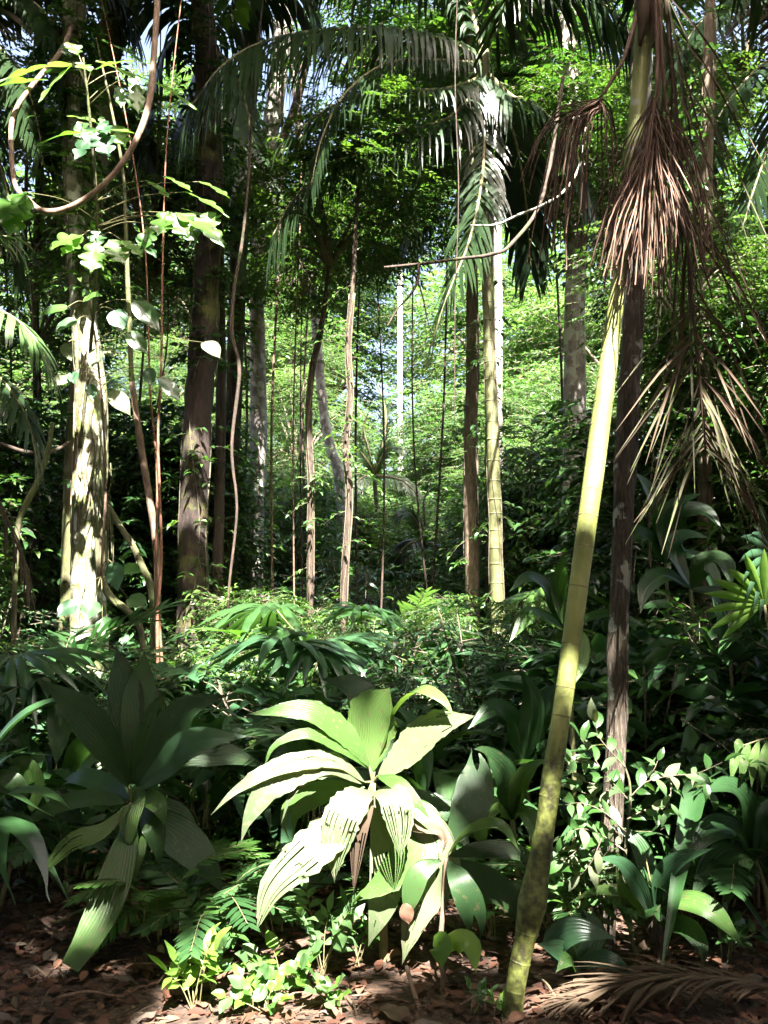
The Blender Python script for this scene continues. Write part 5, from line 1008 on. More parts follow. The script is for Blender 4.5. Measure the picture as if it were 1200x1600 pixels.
def climb(tr, lab, s0, s1, T, size, mat, seed, tm=T_NEAR, L=.3):
    rng = np.random.default_rng(seed); c = spline(tr[1], 200); rr = np.interp(np.linspace(0, 1, 200), np.linspace(0, 1, len(tr[2])), tr[2])
    k = (s0+(s1-s0)*rng.uniform(0, 1, T))*199; k = k.astype(int); a = rng.uniform(0, 6.28, T); o = np.stack([np.cos(a), np.sin(a), rng.uniform(-.4, .5, T)], -1)
    b = c[k]+o*[1, 1, 0]*(rr[k]*.95)[:, None]
    root = thing('climbing_vine', lab, 'vine', c[int(s0*199)], 'leafy vines on trunks')
    g, st = twigs(b, o, rng.uniform(.5, 1.2, T)*L, 6, size, tm, rng, .5, None, .15); part(root, 'foliage', g, M[mat])
    kk = np.arange(int(s0*199), int(s1*199), 4); q = []
    for j in range(4):
        aa = j*1.6+.5*np.sin(kk*.11+j); q.append(tube(c[kk]+np.stack([np.cos(aa), np.sin(aa), 0*aa], -1)*(rr[kk]*1.05+.004)[:, None], .006+.004*(j == 0), 5, None, .15, 20))
    part(root, 'stem', q+[st], M['twig'])
climb(r2, 'leafy vine climbing the upper dark reddish trunk', .40, .9, 230, .15, 'deep', 501)
climb(r2, 'sparse creeper on the lower dark reddish trunk', .05, .36, 40, .12, 'green', 502)
climb(r1, 'leafy vine smothering the upper pale mossy trunk', .56, .94, 320, .15, 'green', 503)
climb(r15, 'creeper on the second mossy trunk behind the pale one', .2, .85, 120, .14, 'deep', 504)
climb(r4, 'small-leaved creeper on the slim brown trunk', .15, .75, 60, .12, 'green', 505)
climb(r5, 'thin creeper on the olive palm trunk', .1, .9, 40, .13, 'deep', 506)
climb(r6, 'dark-leaved vine hanging on the pale grey trunk', .05, .33, 90, .2, 'deep', 507, L=.5)
climb(r6, 'dark vine high on the pale grey trunk', .52, .8, 80, .18, 'deep', 514, L=.45)
climb(r7, 'vine on the thin trunk behind the dead frond', .25, .8, 80, .15, 'deep', 508)
climb(r13, 'creeper on the dark trunk leaning in at the top', .1, .85, 200, .16, 'green', 509)
climb(r3, 'creeper low on the grey forked trunk', .02, .22, 40, .17, 'green', 510, L=.5)
climb(r8, 'fine creeper twined on the thin wavy sapling', .1, .8, 36, .10, 'green', 511)
climb(r9, 'fine creeper on the thin dark sapling', .1, .9, 40, .11, 'bright', 512)
climb(r14, 'leafy creeper on the dim trunk at the far left', .15, .8, 110, .15, 'green', 513)

# ================================================================== SMALL PLANTS WITH SEPARATE LEAVES
rl = np.random.default_rng(81)
def local_leaf(w, mat, curl=.08, fold=.18, peak=.42, nu=8, nv=7, wave=.0, holes=0, base_w=.05, name='leaf', **kw):
    g = broadleaf([(0, 0, 0), (0, .35, .03), (0, .7, .01), (0, 1, -curl)], w, (0, 0, 1), rl, fold=fold, peak=peak, nu=nu, nv=nv, wave=wave, holes=holes, base_w=base_w, **kw)
    return build_mesh(name, [g], M[mat])
def orient(pos, dr, nrm, s):
    y = norm(dr); x = norm(np.cross(y, nrm)); z = np.cross(x, y)
    return Matrix(((x[0]*s, y[0]*s, z[0]*s, pos[0]), (x[1]*s, y[1]*s, z[1]*s, pos[1]), (x[2]*s, y[2]*s, z[2]*s, pos[2]), (0, 0, 0, 1)))
def leaf_obj(root, me, pos, dr, nrm, s, name='leaf'):
    return link_part(root, name, me, orient(np.asarray(pos)-np.array(root.location), np.asarray(dr, float), np.asarray(nrm, float), s))
LF = {k: [local_leaf(w, k, c, wave=.04) for w, c in ((.40, .08), (.46, .18), (.34, .02))] for k in ('green', 'lime', 'bright', 'deep')}
LFO = [local_leaf(.42, 'pleat_old', .12), local_leaf(.36, 'bright', .05), local_leaf(.45, 'green', .15)]
ROUND = [local_leaf(.78, 'bright', .08, wave=.05, peak=.45, base_w=.3), local_leaf(.7, 'lime', .15, wave=.05, base_w=.25), local_leaf(.66, 'green', .1, base_w=.25)]

def leafy_branch(root, pts, meshes, size, step, rng, stem_r=.004, mat='twig', face=(0, -.5, .8), name='branch', start=.1):
    c = spline(pts, 60); part(root, name, tube(c[::3], np.linspace(stem_r, stem_r*.3, 20), 6), M[mat])
    L = np.linalg.norm(np.diff(c, axis=0), axis=1).sum(); n = max(3, int(L/step)); sg = 1
    for i in range(n+1):
        s = start+(1-start)*i/n; k = min(int(s*58), 58); t = norm(c[k+1]-c[k]); sd = norm(np.cross(t, np.array(face, float)))
        d = t*.55+sd*sg*.85+rng.normal(size=3)*.2+np.array([0, 0, -.12]) if i < n else t
        nr = np.array(face, float)+rng.normal(size=3)*.35
        leaf_obj(root, meshes[rng.integers(len(meshes))], c[k], d, nr, size*rng.uniform(.65, 1.2)); sg = -sg

def make_lit_shrub():
    rng = np.random.default_rng(82)
    b = on_ground(978, 4.3); root = thing('shrub', 'small shrub with white-lit oval leaves behind the leaning palm stem', 'shrub', b)
    st = pxpts([(978, 1490, 4.28), (976, 1400, 4.3), (978, 1320, 4.32), (985, 1240, 4.33), (975, 1195, 4.34), (950, 1150, 4.35)]); st[0] = b-[0, 0, .04]
    part(root, 'stem', tube(st, [.009, .008, .007, .006, .005, .003], 8, 40, .08, 30), M['mossy'])
    mid = lambda x, y, d=4.32: (x, y, d)
    for pts in [[(985, 1245), (1010, 1222), (1050, 1212), (1090, 1208), (1135, 1188)], [(1045, 1214), (1048, 1240), (1040, 1270)], [(1000, 1228), (1020, 1205), (1028, 1188)], [(1085, 1208), (1105, 1225), (1112, 1245)],
                [(982, 1250), (950, 1215), (925, 1180), (905, 1150)], [(955, 1220), (930, 1225), (900, 1215), (878, 1195)], [(978, 1200), (955, 1175), (935, 1150), (930, 1128)], [(978, 1300), (945, 1270), (910, 1255), (880, 1258)],
                [(977, 1330), (940, 1305), (905, 1295), (875, 1310)], [(930, 1190), (900, 1190), (880, 1170)], [(980, 1280), (1010, 1265), (1035, 1268)], [(945, 1272), (925, 1245), (900, 1235)], [(920, 1300), (900, 1330), (880, 1345)], [(940, 1310), (925, 1345), (905, 1370)]]:
        dd = 4.32-rng.uniform(.0, .22)
        leafy_branch(root, pxpts([(x, y, dd+rng.normal()*.03) for x, y in pts]), LFO, .105, .035, rng, .0035)
make_lit_shrub()
def make_herbs():
    rng = np.random.default_rng(83)
    def herb(label, px, d, top, nb, meshes, size, spread, mat='petiole', step=.045):
        b = on_ground(px, d); root = thing('herb', label, 'herb', b, 'low sunlit herbs on the forest floor')
        for i in range(nb):
            az = rng.uniform(0, 6.28); h = top*rng.uniform(.6, 1.1); sp = spread*rng.uniform(.3, 1)
            e = b+np.array([math.cos(az)*sp, math.sin(az)*sp, h])
            leafy_branch(root, [b+rng.normal(size=3)*[.02, .02, 0], b*.5+e*.5+[0, 0, h*.15], e], meshes, size, step, rng, .003, mat, (0, -.35, .9), 'stem', .4)
    herb('bright lance-leaved herb at the front beside bare litter', 318, 3.82, .26, 6, LF['lime'], .11, .12)
    herb('second lance-leaved herb right behind the bright front one', 345, 3.95, .22, 5, LF['bright'], .10, .12)
    herb('patch-forming round-leaved herb in full sun at the front', 420, 3.74, .13, 7, ROUND, .075, .16, step=.04)
    herb('round-leaved herb under the long white-lit leaf', 450, 3.92, .20, 7, ROUND, .085, .18, step=.05)
    herb('taller green herb beneath the torn white leaf', 505, 4.05, .34, 6, LF['bright'], .10, .16)
    herb('low round-leaved herb beside the bare stem stub', 520, 3.76, .12, 6, ROUND, .065, .14, step=.04)
    herb('small herb with pointed leaves near the middle palm foot', 560, 4.15, .28, 5, LF['green'], .085, .12)
    herb('tiny herb sprout right of the thin brown stem', 735, 3.70, .10, 4, LF['bright'], .05, .07, step=.03)
    herb('tiny herb by the leaning palm foot', 770, 3.66, .07, 4, LF['lime'], .045, .05, step=.03)
    herb('leafy herb in the shade left of the palm base knob', 760, 4.5, .4, 7, LF['green'], .10, .2)
    herb('small ferny-looking herb at the dark lower left', 60, 5.4, .45, 8, LF['green'], .09, .28)
    herb('leafy seedling group in light flecks at the left', 85, 5.9, .75, 9, LF['bright'], .095, .35)
    herb('mid-green herb right of the lit shrub', 1060, 4.6, .45, 6, LF['deep'], .11, .2)
    herb('shaded herb beside the strap-leaf rosette', 1110, 4.3, .22, 6, LF['deep'], .09, .2)
    herb('little sunlit herb at the foot of the shaggy trunk', 890, 4.25, .42, 8, LF['bright'], .085, .17)
    herb('dense pale herb below the lit shrub', 915, 4.28, .55, 9, LFO, .085, .17)
make_herbs()

# ================================================================== PLANT KINDS, BUILT ONCE AND COPIED
def V3(*a): return np.array(a, float)
def bifid_mesh(mat, L=.75, w=.24, arch=.25, seed=0, notch=.42, spl=0):
    rng = np.random.default_rng(seed)
    g = broadleaf([(0, 0, 0), (0, L*.3, L*.12), (0, L*.65, L*.12-arch*.15), (0, L, -arch*L)], w, (0, 0, 1), rng, notch=notch, fold=.18, pleat=.005, npl=7, nu=16, nv=17, peak=.6, base_w=.04, splay=.6, split=spl)
    pt = tube([(0, -.22, -.22), (0, -.1, -.08), (0, 0, 0)], [.007, .006, .004], 5)
    return build_mesh('leaf', [g, pt], [M[mat], M['petiole']], mat_index=[0, 1])
def strap_mesh(mat, L=.9, w=.085, arch=.5, seed=0):
    rng = np.random.default_rng(seed)
    g = broadleaf([(0, 0, 0), (0, L*.25, L*.16), (0, L*.6, L*.12), (0, L, -arch*L)], w, (0, 0, 1), rng, fold=.3, nu=16, nv=5, peak=.45, base_w=.3)
    return build_mesh('leaf', [g], M[mat])
def fan_mesh(mat, L, seed, nseg=9):
    rng = np.random.default_rng(seed)
    return build_mesh('leaf', [fan(V3(0, 0, 0), (0, 1, .05), (0, 0, 1), nseg, L, L*.13, rng, 215, .5)], M[mat])
def fern_mesh(mat, L, seed, Lp=.16, wp=.03):
    rng = np.random.default_rng(seed)
    g, c = frond([(0, 0, 0), (0, L*.3, L*.2), (0, L*.65, L*.15), (0, L, -L*.2)], 22, Lp, wp, rng, ang=75, droop=.12, lift=.02, jitter=.03, s0=.1)
    return build_mesh('leaf', [g, tube(c[::4], np.linspace(.005, .002, 13), 5)], [M[mat], M['petiole']], mat_index=[0, 1])
def pinnate_mesh(mat, L, seed, n=16, Lp=.3, wp=.04, droop=.3):
    rng = np.random.default_rng(seed)
    g, c = frond([(0, 0, 0), (0, L*.3, L*.25), (0, L*.65, L*.25), (0, L, -L*.1)], n, Lp, wp, rng, ang=60, droop=droop, s0=.25)
    return build_mesh('leaf', [g, tube(c[::4], np.linspace(.008, .003, 13), 5)], [M[mat], M['petiole']], mat_index=[0, 1])
KINDS = {}
def rosette(key, meshes, n, el, seed, s=(.8, 1.15), h=0.15, spread=0.0):
    rng = np.random.default_rng(seed); parts = []
    for i in range(n):
        az = i*2.4+rng.normal()*.25; e = math.radians(rng.uniform(*el)); d = V3(math.cos(az)*math.cos(e), math.sin(az)*math.cos(e), math.sin(e))
        pos = V3(0, 0, h)+d*rng.uniform(.05, .2+spread)
        sd = V3(-math.sin(az), math.cos(az), 0); nr = np.cross(d, -sd)
        if nr[2] < 0: nr = -nr
        parts.append(('leaf', meshes[rng.integers(len(meshes))], orient(pos, d, nr+rng.normal(size=3)*.12, rng.uniform(*s))))
    st = build_mesh('stem', [tube([(0, 0, -.06), (0.01, 0, h*.5), (0, 0, h)], [.03, .026, .02], 7)], M['petiole'])
    parts.append(('stem', st, Matrix.Identity(4)))
    KINDS.setdefault(key, []).append(parts)
def fanplant(key, meshes, n, seed, H):
    rng = np.random.default_rng(seed); parts = []
    for i in range(n):
        az = i*2.4+rng.normal()*.3; h = H*rng.uniform(.55, 1.1); r = H*rng.uniform(.25, .6); tip = V3(math.cos(az)*r, math.sin(az)*r, h)
        d = V3(math.cos(az), math.sin(az), rng.uniform(-.15, .35)); parts.append(('leaf', meshes[rng.integers(len(meshes))], orient(tip, d, V3(0, 0, 1)+rng.normal(size=3)*.2+d*-.3, rng.uniform(.8, 1.15))))
        parts.append(('petiole', build_mesh('petiole', [tube([(0, 0, -.05), tip*.5+V3(0, 0, h*.15), tip], [.009, .007, .005], 5, 9)], M['petiole']), Matrix.Identity(4)))
    KINDS.setdefault(key, []).append(parts)
def shrub_kind(key, mat, H, T, size, seed, tm=T_NEAR, sparse=.1, tall=False, Rr=.5, nleaf=9, tl=(.3, .55)):
    rng = np.random.default_rng(seed); wood = []; bases = []; dirs = []
    ns = 1 if tall else 4
    for s in range(ns):
        az = rng.uniform(0, 6.28); lean = rng.uniform(.02, .12) if tall else rng.uniform(.1, .35)
        c = spline([V3(0, 0, -.08), V3(math.cos(az)*lean*.4, math.sin(az)*lean*.4, H*.5), V3(math.cos(az)*lean*1.2, math.sin(az)*lean*1.2, H)], 40)
        wood.append(tube(c[::3], np.linspace(.008*H+.004, .004, 14), 6))
        k = (rng.uniform(.28 if tall else .12, 1, T//ns)**.8*39).astype(int)
        az2 = rng.uniform(0, 6.28, len(k)); o = np.stack([np.cos(az2), np.sin(az2), rng.uniform(-.1, .6, len(k))], -1)
        rr = Rr*H*rng.uniform(0, 1, len(k))**.7*(1.15-k/55)
        b = c[k]+o*rr[:, None]; bases.append(b); dirs.append(norm(o+rng.normal(size=(len(k), 3))*.35))
        for q in range(0, len(k), 3): wood.append(tube([c[k[q]], c[k[q]]*.5+b[q]*.5+[0, 0, .03], b[q]], [.004*H*.5+.002, .003, .002], 4, 5, cap=False))
    bases = np.vstack(bases); dirs = np.vstack(dirs)
    g, st = twigs(bases, dirs, rng.uniform(*tl, len(bases))*(.6+.25*H**.5), nleaf, size, tm, rng, .3, None, sparse)
    KINDS.setdefault(key, []).append([('foliage', build_mesh('foliage', [g], M[mat]), Matrix.Identity(4)), ('stem', build_mesh('stem', wood+[st], M['twig']), Matrix.Identity(4))])
for i, m in enumerate(['pleat_dark', 'green', 'deep']):
    ms = [bifid_mesh(m, .7+.1*j, .22+.03*j, .2+.15*j, 200+i*5+j, spl=(0, 0, 3)[j]) for j in range(3)]
    rosette('bifid', ms, 9, (5, 70), 210+i, h=.45, spread=.1)
for i, m in enumerate(['deep', 'green', 'blue']):
    ms = [strap_mesh(m, .8+.15*j, .07+.015*j, .3+.2*j, 220+i*5+j) for j in range(3)]
    rosette('strap', ms, 14, (10, 75), 230+i, h=.12)
for i, m in enumerate(['blue', 'deep', 'green']):
    ms = [fan_mesh(m, .5+.06*j, 240+i*5+j, 14+j*2) for j in range(3)]
    fanplant('fan', ms, 7, 250+i, 1.15)
for i, m in enumerate(['green', 'deep', 'bright']):
    ms = [fern_mesh(m, .6+.12*j, 260+i*5+j) for j in range(2)]
    rosette('fern', ms, 9, (15, 60), 270+i, h=.06)
for i, m in enumerate(['deep', 'blue', 'frond_l']):
    ms = [pinnate_mesh(m, 1.1+.2*j, 280+i*5+j, 18, .34, .045) for j in range(2)]
    rosette('pinnate', ms, 9, (20, 75), 290+i, h=.25)
for i, m in enumerate(['green', 'deep', 'bright', 'green', 'blue']):
    shrub_kind('shrub', m, 1.0+.15*i, 110, .10+.02*(i % 3), 300+i, T_NEAR if i % 2 else T_NARROW, .15)
for i, m in enumerate(['deep', 'pleat', 'blue']): shrub_kind('shrub', m, 1.15, 60, .21+.03*i, 360+i, T_NEAR, .1, nleaf=6)
for i, m in enumerate(['green', 'bright', 'deep', 'bright', 'canopy', 'green']):
    shrub_kind('sapling', m, 3.6, 260, .13+.02*(i % 3), 320+i, [T_NEAR, T_NARROW][i % 2], .12, True, .26, 10, (.35, .6))
for i, m in enumerate(['bright', 'green', 'bright']):
    shrub_kind('thicket', m, 2.6, 460, .12, 340+i, T_FAR, .05, False, .42, 10, (.35, .6))

LOOK = {'bifid': [('understory_palm', 'palm', 'dull forked-leaf young palm'), ('understory_palm', 'palm', 'green forked-leaf young palm'), ('understory_palm', 'palm', 'dark forked-leaf young palm')],
        'strap': [('strap_leaf_plant', 'plant', 'dark strap-leaved rosette'), ('strap_leaf_plant', 'plant', 'green strap-leaved rosette'), ('strap_leaf_plant', 'plant', 'bluish strap-leaved rosette')],
        'fan': [('fan_palm', 'palm', 'bluish fan-leaved plant'), ('fan_palm', 'palm', 'dark fan-leaved plant'), ('fan_palm', 'palm', 'green fan-leaved plant')],
        'fern': [('fern', 'fern', 'green fern'), ('fern', 'fern', 'dark fern'), ('fern', 'fern', 'light fern')],
        'pinnate': [('understory_palm', 'palm', 'dark feather-leaved palm'), ('understory_palm', 'palm', 'bluish feather-leaved palm'), ('understory_palm', 'palm', 'light feather-leaved palm')],
        'shrub': [('shrub', 'shrub', 'narrow-leaved green shrub'), ('shrub', 'shrub', 'dark leafy shrub'), ('shrub', 'shrub', 'bright narrow-leaved shrub'), ('shrub', 'shrub', 'green leafy shrub'), ('shrub', 'shrub', 'bluish narrow-leaved shrub'), ('shrub', 'shrub', 'dark broad-leaved shrub'), ('shrub', 'shrub', 'green broad-leaved shrub'), ('shrub', 'shrub', 'bluish broad-leaved shrub')],
        'sapling': [('sapling', 'sapling', 'green leafy sapling'), ('sapling', 'sapling', 'bright narrow-leaved sapling'), ('sapling', 'sapling', 'dark leafy sapling'), ('sapling', 'sapling', 'bright fine-leaved sapling'), ('sapling', 'sapling', 'dim large-leaved sapling'), ('sapling', 'sapling', 'green narrow-leaved sapling')],
        'thicket': [('bush', 'bush', 'tall sunny bush'), ('bush', 'bush', 'tall green bush'), ('bush', 'bush', 'tall light-green bush')]}
def place(key, v, loc, s=1.0, rot=None):
    v %= len(KINDS[key]); nm, cat, look = LOOK[key][v]
    o = thing(nm, look, cat, loc, {'bifid': 'forked-leaf palms of the understory', 'strap': 'strap-leaved rosettes', 'fan': 'fan-leaved plants', 'fern': 'ferns', 'pinnate': 'feather-leaved low palms', 'shrub': 'understory shrubs', 'sapling': 'leafy saplings', 'thicket': 'tall bushes'}[key])
    o.rotation_euler = (0, 0, random.uniform(0, 6.28) if rot is None else rot); o.scale = (s, s, s)
    for pn, me, mx in KINDS[key][v]: link_part(o, pn, me, mx)
    later(o, look, np.asarray(loc)+[0, 0, .5]); return o
def gp(px, d): return on_ground(px, d)

# hand-placed plants that the photograph shows
for key, v, px, d, s in [('fan', 0, 455, 7.6, 1.2), ('fan', 1, 565, 8.8, 1.25), ('fan', 0, 670, 6.9, .85), ('fan', 1, 755, 8.4, .95), ('shrub', 6, 400, 6.4, .7), ('shrub', 5, 520, 6.2, .6), ('shrub', 3, 620, 8.6, .9), ('shrub', 7, 350, 7.9, 1.0), ('shrub', 6, 500, 9.0, 1.1), ('shrub', 5, 720, 6.2, .7), ('bifid', 1, 420, 8.4, 1.2), ('pinnate', 2, 640, 10.5, 1.1), ('strap', 1, 600, 9.4, 1.3), ('fan', 2, 820, 9.5, 1.4), ('shrub', 5, 1000, 5.6, 1.1), ('shrub', 5, 1180, 5.8, 1.3), ('shrub', 7, 860, 6.6, 1.2), ('pinnate', 0, 350, 6.8, .8), ('pinnate', 1, 600, 7.4, .7), ('fern', 0, 265, 4.35, .75), ('fern', 1, 345, 4.3, .7), ('fern', 0, 635, 4.7, .8), ('fern', 2, 680, 7.0, 1.0), ('fern', 0, 300, 4.6, .8), ('fern', 2, 445, 4.45, .6),
                         ('fern', 1, 860, 4.5, .7), ('strap', 2, 470, 5.6, .8), ('strap', 1, 560, 6.6, 1.0), ('strap', 1, 575, 8.2, 1.1), ('bifid', 0, 500, 5.3, .9), ('bifid', 2, 690, 5.2, .85), ('bifid', 0, 640, 5.9, .9), ('strap', 0, 880, 6.0, 1.1), ('strap', 0, 1130, 5.4, 1.2), ('pinnate', 0, 1010, 7.2, 1.1), ('pinnate', 0, 850, 7.8, 1.0), ('bifid', 2, 1150, 6.0, 1.2), ('bifid', 2, 950, 6.2, 1.1), ('pinnate', 0, 1200, 7.0, 1.2), ('strap', 2, 1070, 6.8, 1.4), ('bifid', 2, 90, 5.6, .9), ('fan', 1, 30, 6.6, 1.0), ('pinnate', 0, 120, 7.4, 1.0), ('bifid', 2, 330, 5.6, .8), ('strap', 1, 300, 7.6, 1.1), ('shrub', 2, 250, 6.4, .9), ('strap', 2, 700, 9.2, 1.2), ('bifid', 1, 690, 9.8, 1.1),
                         ('shrub', 1, 1160, 4.9, .8), ('bifid', 2, 1230, 5.0, 1.0), ('strap', 0, 990, 5.2, 1.0), ('fern', 1, 1100, 4.7, .9), ('strap', 0, -20, 5.2, .9), ('bifid', 2, -60, 4.6, .9), ('fern', 1, 130, 5.2, .9)]:
    place(key, v, gp(px, d), s)
# the understory at large
ru = np.random.default_rng(85)
def free(px, d): return not (540 < px < 715 and d < 21)
for i in range(52):
    d = 5.6+4.8*ru.uniform()**.8; px = ru.uniform(-120, 1320); key = ['shrub', 'shrub', 'fern', 'strap', 'shrub', 'pinnate', 'bifid'][ru.integers(7)]
    if 540 < px < 715 and d < 9 and key == 'pinnate': continue
    place(key, int(ru.integers(9)), gp(px, d), ru.uniform(.75, 1.2))
for i in range(44):
    d = ru.uniform(9.5, 16); px = ru.uniform(-150, 1350); key = ['shrub', 'pinnate', 'shrub', 'fern', 'bifid', 'shrub'][ru.integers(6)]
    if 60 < px < 480 and d < 15: key = ['fern', 'strap', 'shrub'][i % 3]
    place(key, int(ru.integers(9)), gp(px, d), ru.uniform(1.0, 1.7)*(0.65 if 60 < px < 800 else 1))
for i in range(30):
    d = ru.uniform(7.8, 16); px = ru.uniform(-150, 1350)
    if -20 < px < 985: continue
    place('sapling', int(ru.integers(6)), gp(px, d), ru.uniform(.45, .95))
for i in range(30):
    d = ru.uniform(15, 34); px = ru.uniform(-120, 1320)
    if 300 < px < 880 and d < 21: continue
    place('thicket', int(ru.integers(3)), gp(px, d), ru.uniform(.8, 1.6))
for i in range(64):
    d = ru.uniform(8.2, 15.5); px = ru.uniform(-120, 345) if i % 2 else ru.uniform(795, 1330)
    if px < 345: d = ru.uniform(10.5, 15) if px < 10 else ru.uniform(12.6, 17)
    elif px < 985: d = ru.uniform(14, 17)
    place('sapling', [0, 2, 4, 5, 2][int(ru.integers(5))], gp(px, d), ru.uniform(.7, 1.3))
for i in range(14):
    d = ru.uniform(15.8, 19); px = [ru.uniform(345, 500), ru.uniform(700, 800)][i % 2]
    place('sapling', [1, 3, 0, 5][int(ru.integers(4))], gp(px, d), ru.uniform(.7, 1.15))
for i in range(26):                                             # young growth of uneven height between the trunks
    d = ru.uniform(7.6, 12.5); px = ru.uniform(330, 900)
    if 575 < px < 660: continue
    place('sapling', int(ru.integers(6)), gp(px, d), ru.uniform(.28, .5))
for i in range(46):                                             # sunlit bushes where the light comes down again
    d = ru.uniform(20.5, 31); px = ru.uniform(260, 940)
    place('thicket', int(ru.integers(3)), gp(px, d), ru.uniform(.8, 1.5))
for i in range(14):
    d = ru.uniform(14, 19); px = ru.uniform(300, 860)
    place('shrub', int(ru.integers(5)), gp(px, d), ru.uniform(1.0, 1.6))
# ================================================================== BACKGROUND TREES
TREE_LOOK = ['sunny fine-leaved tree', 'green leafy tree', 'dark-crowned tree', 'bright small-leaved tree', 'green large-leaved tree', 'shady large-leaved tree']
def bg_tree(px, d, zc, k, s, w):
    b = gp(px, d); root = thing('rainforest_tree', TREE_LOOK[k], 'tree', b, 'trees of the middle distance and beyond')
    top = np.array([b[0]+ru.normal()*.3, b[1], zc]); r = R(w, d)
    part(root, 'trunk', tube([b-[0, 0, .1], (b+top)/2+ru.normal(size=3)*[.25, .1, 0], top], [r*1.2, r, r*.6], 9, 26, .06, 5, seed=int(px)), M[['brown', 'dark', 'dark', 'mossy', 'dark'][ru.integers(5)] if d > 16 else 'dark'])
    put_crown(root, top, k, s); later(root, TREE_LOOK[k], np.array([b[0], b[1], 1.]))
for px, d, py, k, s, w in [(590, 13.6, 310, 4, .6, 5), (480, 14, 400, 4, .55, 5), (660, 14.5, 150, 4, .75, 6), (0, 11.5, 60, 5, .55, 6), (1180, 13, 50, 5, .65, 6), (1120, 12, 180, 5, .5, 5), (560, 15, 90, 4, .8, 6), (500, 17, 330, 4, .7, 7), (690, 13.6, 330, 4, .55, 5), (860, 13.5, 230, 2, .7, 7), (220, 12.5, 330, 5, .75, 8), (30, 12, 330, 2, .8, 8), (120, 14, 260, 5, .7, 6), (1000, 13, 300, 2, .6, 6), (1160, 12, 420, 5, .6, 6), (930, 14, 120, 4, .9, 8), (350, 16, 240, 4, .7, 7), (880, 16, 40, 4, .9, 7), (760, 14, 180, 5, .9, 7), (10, 10.5, 470, 4, .45, 6), (1050, 8.0, 430, 2, .4, 6), (1160, 9, 480, 4, .5, 6)]:
    bg_tree(px, d, float(P(px, py, d)[2]), k, s, w*.6)
for i in range(52):                                             # sunlit trees of the treefall gap, taller towards the back
    d = ru.uniform(21, 33); px = ru.uniform(-120, 1320) if i % 3 == 0 else ru.uniform(300, 900); z = 1.5+(d-20)*.62*ru.uniform(.3, 1.1)
    if 530 < px < 705: z = min(z, 1.0+(d-20)*.28)
    bg_tree(px, d, z+.045*max(0, d-16), [0, 1, 3, 0, 3][ru.integers(5)], ru.uniform(.7, 1.15), ru.uniform(4, 7))
for i in range(26):                                             # tall trees standing behind the gap
    d = ru.uniform(33, 45); px = ru.uniform(-120, 1320); z = ru.uniform(6, 20)
    if 510 < px < 725: continue
    bg_tree(px, d, z+.045*max(0, d-16), [0, 3, 1, 0, 3][ru.integers(5)], ru.uniform(1.5, 2.2), ru.uniform(6, 10))

# forest beyond, one mass
def far_forest():
    rng = np.random.default_rng(87); T = 9000
    th = np.radians(rng.uniform(-34, 34, T)); d = rng.uniform(44, 66, T); zt = 24+5*np.sin(th*9)+3*np.sin(th*23+1)
    zt = np.where(np.abs(np.degrees(th)-.2) < 1.9, 15+2.5*np.sin(th*170), zt)
    z = rng.uniform(0, 1, T)*zt
    b = np.stack([np.sin(th)*d, np.cos(th)*d, z+1.2], -1); keep = (np.sin(b[:, 0]*.5+b[:, 2]*.4)+np.sin(b[:, 0]*.23-b[:, 2]*.7+2)+rng.normal(size=T)*.6) > -.75
    b = b[keep]; dr = rand_dir(len(b), rng)*np.array([1, 1, .35])
    g, st = twigs(b, dr, rng.uniform(1.2, 2.2, len(b)), 10, .50, T_FAR2, rng, .3)
    me = build_mesh('far_forest', [g], M['bright']); o = bpy.data.objects.new('far_forest', me); COL.objects.link(o)
    o['kind'] = 'stuff'; o['label'] = 'bright mass of forest leaves beyond the gap'; o['category'] = 'forest'
far_forest()
def unseen_forest_behind():
    # unseen foliage added behind and beside the viewpoint to cut low sky fill
    rng = np.random.default_rng(86); T = 5200
    th = rng.uniform(math.radians(52), math.radians(308), T); d = rng.uniform(6.5, 15, T)
    b = np.stack([np.sin(th)*d, np.cos(th)*d, rng.uniform(.1, 9.6, T)], -1); dr = rand_dir(T, rng)*np.array([1, 1, .35])
    g, st = twigs(b, dr, rng.uniform(.7, 1.3, T), 10, .36, T_FAR2, rng, .3)
    v, fs, va = g; n = len(v)//4; kp = carve_keep(v.reshape(n, 4, 3).mean(1), .16)
    v = v.reshape(n, 4, 3)[kp].reshape(-1, 3); va = va.reshape(n, 4)[kp].ravel(); n = len(v)//4
    f = (np.arange(n)[:, None, None]*4+T_FAR2[1][0][None]).reshape(-1, 3)
    me = build_mesh('forest_behind', [(v, f, va)], M['canopy']); o = bpy.data.objects.new('surrounding_forest', me); COL.objects.link(o)
    o['kind'] = 'stuff'; o['label'] = 'dense forest foliage surrounding the viewpoint'; o['category'] = 'forest'
unseen_forest_behind()
def ground_cover():
    rng = np.random.default_rng(88); T = 5200
    y = 5.2+20*rng.uniform(0, 1, T)**1.4; x = rng.uniform(-1, 1, T)*(.62*y+1.5)
    b = np.stack([x, y, gz(x, y)+rng.uniform(.0, .35, T)*(0.5+y*.05)], -1); d = rand_dir(T, rng); d[:, 2] = np.abs(d[:, 2])*.6+.1
    g, st = twigs(b, d, rng.uniform(.15, .4, T)*(1+y*.03), 7, rng.uniform(.06, .12, T)*(1+y*.02), T_NEAR, rng, .4)
    me = build_mesh('undergrowth', [g], M['green']); o = bpy.data.objects.new('undergrowth', me); COL.objects.link(o)
    o['kind'] = 'stuff'; o['label'] = 'low tangle of seedlings covering the forest floor'; o['category'] = 'undergrowth'
    return o
ground_cover()

